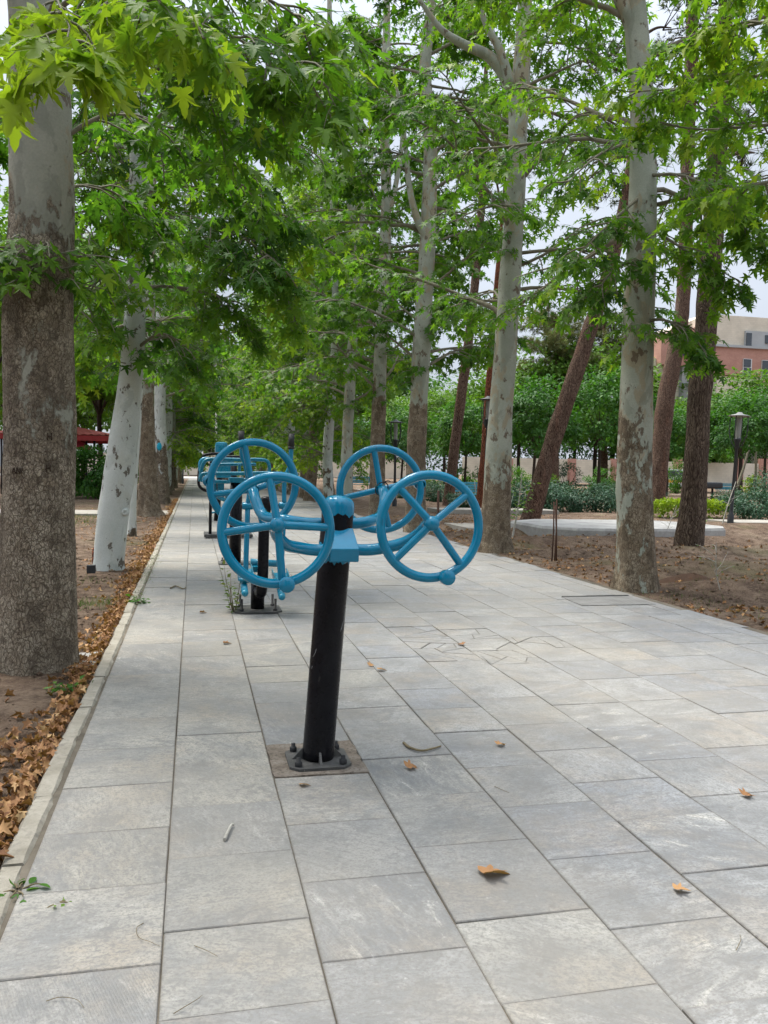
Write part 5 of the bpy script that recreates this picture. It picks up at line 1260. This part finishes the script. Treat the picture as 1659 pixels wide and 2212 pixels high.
# ------------------------------------------------------------------ buildings and walls
def facade(name, label, Y, cat='building'):
    o = empty(name, (P(1600, 1040, Y).x, Y, 0)); tag(o, label, cat); return o
def fbox(px0, px1, py0, py1, Y, dep):
    """centre and size of a block whose front face fills these pixels Y metres away"""
    a = P((px0 + px1) / 2, py0, Y); b = P((px0 + px1) / 2, py1, Y); l_ = P(px0, (py0 + py1) / 2, Y).x; r_ = P(px1, (py0 + py1) / 2, Y).x
    return ((l_ + r_) / 2, Y + dep / 2, (a.z + b.z) / 2), (r_ - l_, dep, a.z - b.z)
Yb = 88.0
bd_ = facade('apartment_building', 'modern block with red brick band and cream stone top floor at the right', Yb)
def part(nm, mat, *a, root=bd_, **k):
    m = MB(); m.box(*fbox(*a)); return m.build(nm, M[mat], root, smooth=False)
part('upper_wall', 'cream', 1545, 1800, 688, 752, Yb, 12)
part('brick_band', 'brick', 1540, 1800, 754, 815, Yb - .25, 12.2)
part('lower_wall', 'cream', 1545, 1800, 817, 1032, Yb, 12)
part('ledge', 'grey_wall', 1538, 1802, 750, 755, Yb - .5, 12.4)
wf = part('window_bay', 'grey_wall', 1611, 1680, 716, 752, Yb - .3, .6)
for (u0, u1, v0, v1) in ((1613, 1624, 719, 749), (1654, 1664, 724, 742)): part('pane', 'window', u0, u1, v0, v1, Yb - .42, .2, root=wf)
for (u0, u1, v0, v1) in ((1606, 1624, 775, 812), (1646, 1664, 778, 820), (1690, 1720, 778, 820)):
    w_ = part('window', 'frame', u0, u1, v0, v1, Yb - .42, .3)
    part('pane', 'window', u0 + 1.5, u1 - 1.5, v0 + 1, (v0 + v1) / 2 - 1, Yb - .5, .2, root=w_); part('pane', 'window', u0 + 1.5, u1 - 1.5, (v0 + v1) / 2 + 1, v1 - 1, Yb - .5, .2, root=w_)
m = MB(); l_, r_ = P(1428, 760, Yb + 3).x, P(1548, 760, Yb + 3).x; z1, z2 = P(1428, 728, Yb + 3).z, P(1548, 692, Yb + 3).z; zb_ = P(1488, 790, Yb + 3).z
m.add([(l_, Yb + 3, zb_), (r_, Yb + 3, zb_), (r_, Yb + 3, z2), (l_, Yb + 3, z1), (l_, Yb + 12, zb_), (r_, Yb + 12, zb_), (r_, Yb + 12, z2), (l_, Yb + 12, z1)], [(0, 1, 2, 3), (5, 4, 7, 6), (3, 2, 6, 7), (0, 3, 7, 4), (1, 5, 6, 2), (0, 4, 5, 1)], flat=True)
m.build('sloping_wing', M['brick'], bd_, smooth=False)
m = MB(); z3 = P(1548, 678, Yb + 5).z; m.add([(l_ + .5, Yb + 5, z1), (r_, Yb + 5, z2), (r_, Yb + 5, z3), (l_ + .5, Yb + 5, z1 + .5), (l_ + .5, Yb + 11, z1), (r_, Yb + 11, z2), (r_, Yb + 11, z3), (l_ + .5, Yb + 11, z1 + .5)], [(0, 1, 2, 3), (5, 4, 7, 6), (3, 2, 6, 7), (0, 3, 7, 4), (1, 5, 6, 2)], flat=True)
m.build('parapet', M['cream'], bd_, smooth=False)
part('wing_window', 'window', 1475, 1540, 738, 770, Yb + 2.8, .4)
part('wing_wall', 'cream', 1404, 1470, 775, 1032, Yb + 4, 8); part('wing_wall', 'grey_wall', 1470, 1545, 790, 1032, Yb + 3.4, 8)
wf = part('window', 'frame', 1410, 1424, 850, 885, Yb + 3.8, .5); part('pane', 'window', 1411.5, 1422.5, 852, 883, Yb + 3.6, .5, root=wf)
Yw = 84.0
bw = facade('boundary_wall', 'cream boundary wall with red brick pillars behind the park trees', Yw, 'wall')
part('wall_panel', 'cream', 1000, 1800, 996, 1046, Yw, .3, root=bw)
for px_ in (1100, 1236, 1330, 1465, 1598, 1650, 1720): part('pillar', 'brick', px_ - 8, px_ + 8, 991, 1048, Yw - .25, .5, root=bw)
hg = empty('hedge', (P(1300, 1040, 87).x, 87, 0)); tag(hg, 'long tall dark hedge standing just behind the cream boundary wall', 'hedge')
rng = random.Random(72); L = Leaves(); xa_, xb_ = P(860, 1040, 87).x, P(1780, 1040, 87).x
for k in range(17000):
    x = rng.uniform(xa_, xb_); top_ = 6.0 + 1.3 * noise.noise(Vector((x * .35, 0, 3))) + .5 * noise.noise(Vector((x * 1.3, 0, 3)))
    z = top_ * (1 - .75 * rng.random() ** 1.6); L.add(Vector((x, 87 + rng.uniform(-.9, .5), z)), vrand(rng) - UPV * .2, UPV + vrand(rng) * .7, rng.uniform(.25, .45), .45 + rng.gauss(0, .2))
link('foliage', L.mesh('foliage', M['leaf_dark'], T_OVAL2, hg.location), hg)
Yw = 124.0
bw2 = facade('boundary_wall', 'long cream wall across the far end of the path', Yw, 'wall')
part('wall_panel', 'cream', 150, 900, 985, 1028, Yw, .3, root=bw2)
part('coping', 'grey_wall', 149, 901, 982, 985, Yw - .1, .5, root=bw2)
fb = facade('apartment_building', 'pale building glimpsed at the far end between the dark pine trunks', 150.0)
m = MB(); m.box(*fbox(440, 560, 872, 1022, 150, 12)); m.build('wall', M['cream'], fb, smooth=False)
for k in range(3): part('window', 'window', 455 + k * 30, 468 + k * 30, 900, 925, 149.8, .4, root=fb)
# parked vehicle glimpsed between the pines
Yv = 72.0; b_ = P(1447, 1045, Yv); b_.z = 0
vn = empty('parked_van', b_); tag(vn, 'pale van with a yellow stripe glimpsed between the two right hand pines', 'van')
prof = [(-2.3, .35), (2.3, .35), (2.35, .9), (2.2, 1.15), (1.5, 1.25), (.9, 1.95), (-2.2, 2.0), (-2.35, 1.2)]
m = MB(); m.add([(b_.x + x, b_.y - .85, z) for x, z in prof] + [(b_.x + x, b_.y + .85, z) for x, z in prof], [tuple(range(8)), tuple(reversed(range(8, 16)))] + [(i, 8 + i, 8 + (i + 1) % 8, (i + 1) % 8) for i in range(8)], flat=True)
bdv = m.build('body', M['van_white'], vn, smooth=False); mod = bdv.modifiers.new('bevel', 'BEVEL'); mod.width = .06; mod.segments = 2
m = MB(); m.box((b_.x, b_.y - .86, .85), (4.3, .03, .3)); m.build('stripe', M['van_yellow'], vn)
for x0_, x1_ in ((-2.0, -.8), (-.7, .35), (.45, 1.1)):
    m = MB(); m.box((b_.x + (x0_ + x1_) / 2, b_.y - .865, 1.58), (x1_ - x0_, .03, .5)); m.build('window', M['window'], vn)
for x in (-1.4, 1.45):
    for sy in (-.8, .8):
        m = MB(); m.lathe((b_.x + x, b_.y + sy - .1, .34), [(.001, 0), (.2, 0), (.32, .01), (.34, .04), (.34, .18), (.3, .2), (.001, .2)], (0, 1, 0), 18); m.build('wheel', M['rubber'], vn)
# ------------------------------------------------------------------ litter, leaves, weeds
rng = random.Random(55); L = Leaves()
for k in range(4300):
    y_ = 1.0 + 34 * rng.random() ** 1.9; clump = .5 + .5 * noise.noise(Vector((y_ * 1.1, 2.0, 0)))
    w_ = .035 + .12 * max(.15, clump * 1.6 - .25)
    x = XK0 - .005 - abs(rng.gauss(0, w_)); d = XK0 - x
    if rng.random() < .35 - clump: continue
    z = soil_h(x, y_) + .012 + .045 * rng.random() * max(0, 1 - d * 3)
    a = rng.uniform(0, 6.28); L.add(Vector((x, y_, z)), Vector((math.cos(a), math.sin(a), rng.gauss(0, .35))), UPV + vrand(rng) * .55, rng.uniform(.028, .065), .45 + rng.gauss(0, .25))
for k in range(900):
    y_ = 2 + 26 * rng.random(); x = XK0 - .2 - abs(rng.gauss(0, 1.6)); a = rng.uniform(0, 6.28)
    L.add(Vector((x, y_, soil_h(x, y_) + .012)), Vector((math.cos(a), math.sin(a), rng.gauss(0, .3))), UPV + vrand(rng) * .5, rng.uniform(.03, .07), .4 + rng.gauss(0, .3))
tag(link('leaf_litter', L.mesh('leaf_litter', M['dry'], T_CURL)), 'drift of curled dry brown leaves lying along the left kerb', 'leaf litter', kind='stuff')
L = Leaves()
for k in range(3600):
    y_ = 5.5 + 18 * rng.random() ** 1.2; x = XR + .06 + abs(rng.gauss(0, 2.6)); a = rng.uniform(0, 6.28)
    if noise.noise(Vector((x * .8, y_ * .8, 5))) < -.12 and rng.random() < .75: continue
    L.add(Vector((x, y_, soil_h(x, y_) + .012)), Vector((math.cos(a), math.sin(a), rng.gauss(0, .35))), UPV + vrand(rng) * .5, rng.uniform(.025, .075), .35 + rng.gauss(0, .3))
tag(link('leaf_litter', L.mesh('leaf_litter', M['dry'], T_CURL)), 'scattered dry leaves on the bare soil right of the paving', 'leaf litter', kind='stuff')
L = Leaves()
def tuft(x, y_, n, h, r_, tn=.5):
    for _ in range(n):
        p = Vector((x + rng.gauss(0, r_), y_ + rng.gauss(0, r_), 0)); p.z = soil_h(p.x, p.y) - .005; L.add(p, UPV + vrand(rng) * .45, vrand(rng), h * rng.uniform(.5, 1.2), tn + rng.gauss(0, .2))
for (px_, py_, n, h, r_) in [(200, 1300, 260, .08, .16), (150, 1485, 90, .07, .06), (185, 1250, 120, .06, .2), (1600, 1270, 120, .06, .3), (1480, 1290, 200, .06, .35), (1120, 1180, 120, .06, .4), (1640, 1330, 90, .06, .25)]:
    p = G(px_, py_); tuft(p.x, p.y, n, h, r_)
for k in range(700): tuft(rng.uniform(-9, -2.2), rng.uniform(18.5, 22.8), 4, .12, .12, .45)
for k in range(160): tuft(rng.uniform(XR + .2, XR + 5), rng.uniform(7, 19), 4, .05, .1, .55)
tag(link('grass', L.mesh('grass', M['grass'], T_BLADE)), 'thin short grass tufts growing on the bare soil', 'grass', kind='stuff')
L = Leaves()                                # moss and grass in the kerb joint
for k in range(900):
    y_ = rng.choice([rng.uniform(8.0, 12.5), rng.uniform(11, 22)]); L.add(Vector((XK1 + rng.gauss(-.01, .035), y_, .008)), UPV * .6 + vrand(rng) * .6, UPV + vrand(rng), rng.uniform(.02, .05), .4 + rng.gauss(0, .2))
tag(link('kerb_moss', L.mesh('kerb_moss', M['grass'], T_BLADE)), 'green moss and grass growing in the joint beside the left kerb', 'moss', kind='stuff')
T_LUMP = (np.array([(.5, 0, .1), (-.45, .1, 0), (.05, .5, 0), (0, -.5, .05), (.05, 0, .38), (0, 0, -.3)], dtype=np.float32), np.array([(0, 2, 4), (2, 1, 4), (1, 3, 4), (3, 0, 4), (2, 0, 5), (1, 2, 5), (3, 1, 5), (0, 3, 5)], dtype=np.int32))
L = Leaves(); rng = random.Random(91)
for k in range(5200):
    if k % 3: y_ = 5.5 + 15 * rng.random() ** 1.3; x = XR + .03 + abs(rng.gauss(0, 2.6))
    else: y_ = 2 + 14 * rng.random() ** 1.3; x = XK0 - .03 - abs(rng.gauss(0, .9))
    if noise.noise(Vector((x * 1.1, y_ * 1.1, 8))) < -.05 and rng.random() < .8: continue
    a = rng.uniform(0, 6.28); L.add(Vector((x, y_, soil_h(x, y_) + .003)), Vector((math.cos(a), math.sin(a), 0)), UPV + vrand(rng) * .3, .012 + .05 * rng.random() ** 3, .5)
tag(link('soil_clods', L.mesh('soil_clods', M['soil'], T_LUMP)), 'loose clods and pebbles strewn on the bare soil', 'clods', kind='stuff')
# single fallen leaves on the paving
def fallen(px, py, size, ang, tint, label, seed, tpl=T_HI, curl=True):
    p = G(px, py); L = Leaves(); r_ = random.Random(seed)
    L.add(Vector((p.x, p.y, .016 * size / .1)), Vector((math.cos(ang), math.sin(ang), .06)), UPV + vrand(r_) * .22, size, tint)
    L.s[0] = size
    me = L.mesh('fallen_leaf', M['dry'], mk_template([(.10, -.05), (.30, -.06), (.56, .06), (.42, .17), (.29, .26), (.42, .36), (.66, .60), (.46, .56), (.33, .55), (.20, .46), (.22, .62), (.13, .74), (.11, .82), (0, 1.02)], (0, .30), .25 + r_.random() * .3, .3 + r_.random() * .4), (p.x, p.y, 0))
    o = link('fallen_leaf', me, None, (p.x, p.y, 0)); tag(o, label, 'leaf', 'fallen leaves on the paving'); return o
fallen(1045, 1897, .095, .15, .55, 'largest tan dry plane leaf on the paving in the foreground', 1)
fallen(878, 1661, .06, .3, .5, 'orange dry leaf just right of the wheel machine base', 2)
fallen(648, 1698, .045, .1, .75, 'small pale dry leaf in front of the wheel machine base', 3)
fallen(1458, 1926, .05, -.2, .75, 'curled pale dry leaf in the right foreground', 4)
fallen(1605, 1722, .055, .2, .45, 'brown dry leaf near the right edge of the paving', 5)
fallen(797, 1440, .05, .6, .7, 'small yellowish leaf on the joint behind the black post', 6)
fallen(817, 1449, .06, .1, .7, 'yellowish curled leaf on the joint behind the black post, the lower of two', 7)
fallen(432, 1325, .06, .2, .45, 'brown leaf on the paving left of the stepper base', 8)
fallen(483, 1392, .06, 0, .25, 'dark brown leaf on the paving left of the black post', 9)
fallen(1075, 1612, .05, .4, .65, 'faint pale leaf on the paving right of the bent twig', 10)
fallen(1000, 1395, .06, 2, .35, 'brown leaf scrap beside the cracked paving', 11)
def twig(px_pts, r_, label, mat='twig', z=.008, name='twig'):
    pts = [G(x, y) + Vector((0, 0, z + (.004 if 0 < i < len(px_pts) - 1 else 0))) for i, (x, y) in enumerate(px_pts)]
    c = sum(pts, Vector()) / len(pts); c.z = 0
    m = MB(); cp_ = crom(pts, 6); m.tube(cp_, [r_ * (1 - .5 * i / len(cp_)) for i in range(len(cp_))], 7); o = m.build(name, M[mat], None, c); tag(o, label, 'twig', 'twigs and stalks on the paving'); return o
M['stick'] = m_plain('bleached_stick', (.38, .36, .31), .9, .2, .25, 40, .4)
twig([(872, 1608), (885, 1620), (910, 1627), (935, 1622), (952, 1615)], .007, 'bent brown twig lying right of the wheel machine base')
twig([(485, 1818), (492, 1804), (500, 1788), (506, 1786)], .0065, 'short bleached stick on the paving in the left foreground', 'stick', .007)
for i, (pts, lab) in enumerate([([(310, 1996), (295, 2010), (300, 2030), (325, 2040), (345, 2046)], 'thin curved leaf stalk on the paving near the left joint'), ([(100, 2165), (130, 2160), (165, 2165), (182, 2180)], 'thin curved stalk in the lower left corner'), ([(375, 2192), (400, 2180), (425, 2165), (437, 2152)], 'thin dark stalk at the bottom of the picture'), ([(420, 2045), (445, 2058), (470, 2068)], 'faint thin stalk on the paving right of the left joint'), ([(1590, 2055), (1600, 2035), (1598, 2020)], 'thin stalk on the paving at the right'), ([(1068, 1700), (1090, 1712), (1100, 1714)], 'tiny stalk on the paving under the right wheels')]):
    twig(pts, .0011, lab, z=.003)
twig([(368, 1272), (380, 1268), (395, 1274), (402, 1270)], .008, 'small dry sprig on the paving beside the left joint')
# weeds
def weed(p, n, h, spread, label, mat='leaf_dark', size=.05, tint=.6, seed=1, up=1.0, stemc='twig', name='weed', nl=7, tpl=T_OVAL2, grp='weeds'):
    r_ = random.Random(seed); root = empty(name, p); tag(root, label, 'weed', grp); L = Leaves(); Wm = MB()
    for k in range(n):
        a = r_.uniform(0, 6.28); d = Vector((math.cos(a) * spread, math.sin(a) * spread, up)); pts = wander(r_, p + Vector((math.cos(a) * .01, math.sin(a) * .01, 0)), d, h * r_.uniform(.6, 1.1), 5, .25, .12)
        Wm.tube(pts, [.004, .0035, .003, .0025, .002, .001], 4, cap=False); twig_leaves(r_, pts, L, nl, size, tint, .1, 1.0)
    link('foliage', L.mesh('foliage', M[mat], tpl, p), root); Wm.build('stems', M[stemc], root); return root
weed(G(505, 1322), 6, .42, .28, 'tall thin weed beside the stepper base plate', 'grass', .055, .55, 3, nl=16)
weed(G(40, 1922), 7, .07, 1.5, 'broad leaved green weed in the kerb joint in the left foreground', 'leaf_dark', .04, .6, 4, .35, nl=3, tpl=T_OVAL)
weed(G(122, 1952), 3, .03, 1.2, 'tiny pale sprout on the paving near the left foreground weed', 'leaf_bright', .025, .8, 5, .4, nl=3)
weed(G(300, 1302), 8, .10, .8, 'dark green weed in the kerb joint by the first wide crack', 'leaf_dark', .05, .5, 6, .7)
weed(G(145, 1489), 6, .08, .9, 'small green weed in the soil beside the leaf drift', 'leaf_dark', .05, .5, 7, .7)
def sapling(base, top, label, seed, n=5, leaf='leaf_bright', size=.07, r_=.009, lean=None, nl=8):
    q = random.Random(seed); root = empty('sapling', base); tag(root, label, 'sapling', 'thin saplings in the right bed'); Wm, L = MB(), Leaves()
    mid = base.lerp(top, .5) + vrand(q) * .04; pts = crom([base, mid, top], 6); Wm.tube(pts, [r_ * (1 - .6 * i / len(pts)) for i in range(len(pts))], 6, cap=False)
    for k in range(n):
        p = pts[int((.35 + .6 * k / n) * (len(pts) - 1))]; a = q.uniform(0, 6.28); t_ = wander(q, p, Vector((math.cos(a), math.sin(a), .7)), q.uniform(.2, .45), 3, .1, .15)
        Wm.tube(t_, [.004, .003, .003, .002], 4, cap=False)
        if nl: twig_leaves(q, t_, L, nl, size, .5, .2)
    Wm.build('stem', M['stick'], root)
    if nl: link('foliage', L.mesh('foliage', M[leaf], T_OVAL2, base), root)
    return root
b_ = G(1105, 1170); sapling(b_, P(1128, 1020, b_.y), 'pale leaning sapling just right of the second plane trunk', 1, 9, 'leaf_bright', .10, .02)
b_ = G(1095, 1176); sapling(b_, P(1100, 1000, b_.y + .2), 'thin upright sapling with a leafy top by the second plane trunk', 6, 10, 'leaf_bright', .10, .016)
b_ = G(1490, 1160); sapling(b_, P(1506, 1075, b_.y), 'thin pale sapling beside the straight pine foot', 2, 5, 'leaf_bright', .06, .012)
b_ = G(1557, 1282); sapling(b_, P(1548, 1172, b_.y), 'bare little shrub on the soil at the right', 3, 8, 'leaf_bright', .03, .006, nl=2)
b_ = G(1372 + 60, 1170); sapling(b_, P(1462, 1092, b_.y), 'bare pale twig shrub just right of the mottled trunk', 4, 7, 'leaf_bright', .03, .010, nl=1)
b_ = G(1558, 1140); sapling(b_, P(1590, 1040, b_.y), 'pale bare sapling leaning by the street lamp', 5, 6, 'leaf_bright', .03, .018, nl=1)
for px_, x2, lab in ((1605, 1620, 'pale thin trunk with no leaves, left of the black right hand stake'), (1628, 1632, 'second pale thin trunk at the right, the shorter one')):
    b_ = Vector((P(px_, 1060, 46).x, 46 + (px_ % 2), 0)); t_ = P(x2, 960, b_.y); m = MB(); m.tube(crom([b_, b_.lerp(t_, .5) + Vector((.1, 0, 0)), t_], 5), [.12 - .007 * k for k in range(11)], 8); tag(m.build('bare_trunk', M['limb'], None, b_), lab, 'tree')
# iron stakes round a dead sapling
b_ = G(1196, 1214); rng = random.Random(2)
for k, (dx, hh, lab) in enumerate(((-4, 128, 'rusty iron stake, left one of the bundle on the soil'), (2, 134, 'rusty iron stake, middle one of the bundle on the soil'), (6, 120, 'rusty iron stake, right one of the bundle on the soil'))):
    p = G(1196 + dx, 1212 + k); t_ = P(1196 + dx + rng.uniform(-3, 5), 1212 - hh, p.y); m = MB(); m.tube([p + Vector((0, 0, -.05)), p.lerp(t_, .5) + Vector((.012, 0, 0)), t_], .011, 6); tag(m.build('stake', M['rust_rod'], None, p), lab, 'stake', 'iron stakes')
b_ = G(945, 1156); m = MB(); m.tube([b_, P(947, 1060, b_.y)], .025, 7); tag(m.build('stake', M['rust_rod'], None, b_), 'dark stake seen through the right front wheel', 'stake', 'iron stakes')
# heap of dark earth
b_ = G(1495, 1258); m = MB(); vs = []; n_ = 22
for j in range(6):
    for k in range(n_):
        a = 6.2832 * k / n_; rr_ = (1 - j / 5.2) * .42 * (1 + .25 * noise.noise(Vector((math.cos(a) * 1.5, math.sin(a) * 1.5, j * .3)))); vs.append(b_ + Vector((math.cos(a) * rr_ * 1.2, math.sin(a) * rr_, -.06 + .17 * (1 - (1 - j / 5) ** 1.5) + .02 * noise.noise(Vector((a * 3, j, 1))))))
m.add(vs, [(j * n_ + k, j * n_ + (k + 1) % n_, (j + 1) * n_ + (k + 1) % n_, (j + 1) * n_ + k) for j in range(5) for k in range(n_)] + [tuple(5 * n_ + k for k in range(n_))])
M['dark_earth'] = m_plain('dark_earth', (.075, .045, .03), .95, .1, .4, 18, .9); tag(m.build('earth_heap', M['dark_earth'], None, b_), 'small heap of dark loose earth right of the mottled trunk', 'earth heap')
b_ = G(197, 1238); m = MB(); m.box(b_ + Vector((0, 0, .05)), (.10, .08, .10), None, .01); tag(m.build('block', M['iron'], None, b_), 'small dark block on the soil between the first two left trunks', 'block')
p0 = G(200, 1420); m = MB(); m.prism([(XK0 - .02, p0.y - .2), (XK0 - .02, p0.y + .25), (XK0 - .2, p0.y + .2), (XK0 - .24, p0.y - .1), (XK0 - .16, p0.y - .22)], -.1, -.012)
tag(m.build('concrete_footing', M['concrete'], None, (XK0 - .1, p0.y, 0), smooth=False), 'grey concrete lump against the kerb by the thick trunk', 'concrete')
# ------------------------------------------------------------------ daylight
SUN_EL, SUN_AZ = R(64), R(325)             # azimuth: where the light comes from, clockwise from +Y
w = bpy.data.worlds.new('World'); SC.world = w; w.use_nodes = True
nt = w.node_tree; nt.nodes.clear()
out = nt.nodes.new('ShaderNodeOutputWorld'); bg = nt.nodes.new('ShaderNodeBackground'); sky = nt.nodes.new('ShaderNodeTexSky')
sky.sky_type = 'NISHITA'; sky.sun_disc = False; sky.sun_elevation = SUN_EL; sky.sun_rotation = SUN_AZ; sky.air_density = 1.0; sky.dust_density = 3.0; sky.ozone_density = 1.0
tc = nt.nodes.new('ShaderNodeTexCoord'); nz = nt.nodes.new('ShaderNodeTexNoise'); nz.inputs['Scale'].default_value = 2.2; nz.inputs['Detail'].default_value = 6
nt.links.new(tc.outputs['Generated'], nz.inputs['Vector'])
rp = nt.nodes.new('ShaderNodeValToRGB'); rp.color_ramp.elements[0].position = .35; rp.color_ramp.elements[0].color = (.55, .55, .55, 1); rp.color_ramp.elements[1].position = .65; rp.color_ramp.elements[1].color = (.95, .95, .95, 1)
nt.links.new(nz.outputs['Fac'], rp.inputs['Fac'])
mx = nt.nodes.new('ShaderNodeMixRGB'); mx.inputs[2].default_value = (10.6, 11.5, 13.0, 1)
nt.links.new(rp.outputs['Color'], mx.inputs[0]); nt.links.new(sky.outputs[0], mx.inputs[1])
sx_ = nt.nodes.new('ShaderNodeSeparateXYZ'); nt.links.new(tc.outputs['Generated'], sx_.inputs[0])
zr = nt.nodes.new('ShaderNodeValToRGB'); zr.color_ramp.elements[0].position = .05; zr.color_ramp.elements[0].color = (.31, .31, .31, 1); zr.color_ramp.elements[1].position = .9; zr.color_ramp.elements[1].color = (1, 1, 1, 1)
el_ = zr.color_ramp.elements.new(.4); el_.color = (.36, .36, .36, 1)
nt.links.new(sx_.outputs['Z'], zr.inputs['Fac'])
ml = nt.nodes.new('ShaderNodeMixRGB'); ml.blend_type = 'MULTIPLY'; ml.inputs[0].default_value = 1
nt.links.new(mx.outputs[0], ml.inputs[1]); nt.links.new(zr.outputs['Color'], ml.inputs[2]); nt.links.new(ml.outputs[0], bg.inputs['Color'])
bg.inputs['Strength'].default_value = 0.07
nt.links.new(bg.outputs[0], out.inputs['Surface'])
sd = bpy.data.lights.new('sun', 'SUN'); sd.energy = 2.0; sd.angle = R(30); sd.color = (1.0, 0.96, 0.88)
so = bpy.data.objects.new('sun', sd); COL.objects.link(so)
dirv = Vector((math.sin(SUN_AZ) * math.cos(SUN_EL), math.cos(SUN_AZ) * math.cos(SUN_EL), math.sin(SUN_EL)))
so.rotation_euler = (-dirv).to_track_quat('-Z', 'Y').to_euler(); so.location = dirv * 50
# ------------------------------------------------------------------ camera and render
cd = bpy.data.cameras.new('camera'); cd.sensor_fit = 'AUTO'; cd.sensor_width = 36; cd.lens = F / 2212 * 36; cd.clip_start = .05; cd.clip_end = 3000
co = bpy.data.objects.new('camera', cd); COL.objects.link(co)
co.matrix_world = Matrix(((RT.x, UP.x, -FW.x, 0), (RT.y, UP.y, -FW.y, 0), (RT.z, UP.z, -FW.z, CAMH), (0, 0, 0, 1)))
SC.camera = co
SC.render.engine = 'CYCLES'
cy = SC.cycles
cy.max_bounces = 6; cy.diffuse_bounces = 3; cy.glossy_bounces = 3; cy.transmission_bounces = 4; cy.transparent_max_bounces = 4
cy.use_denoising = True; cy.use_adaptive_sampling = True; cy.adaptive_threshold = .02
cy.sample_clamp_indirect = 8
SC.view_settings.view_transform = 'Standard'; SC.view_settings.look = 'None'; SC.view_settings.exposure = 1.8; SC.view_settings.gamma = 1
SC.render.film_transparent = False
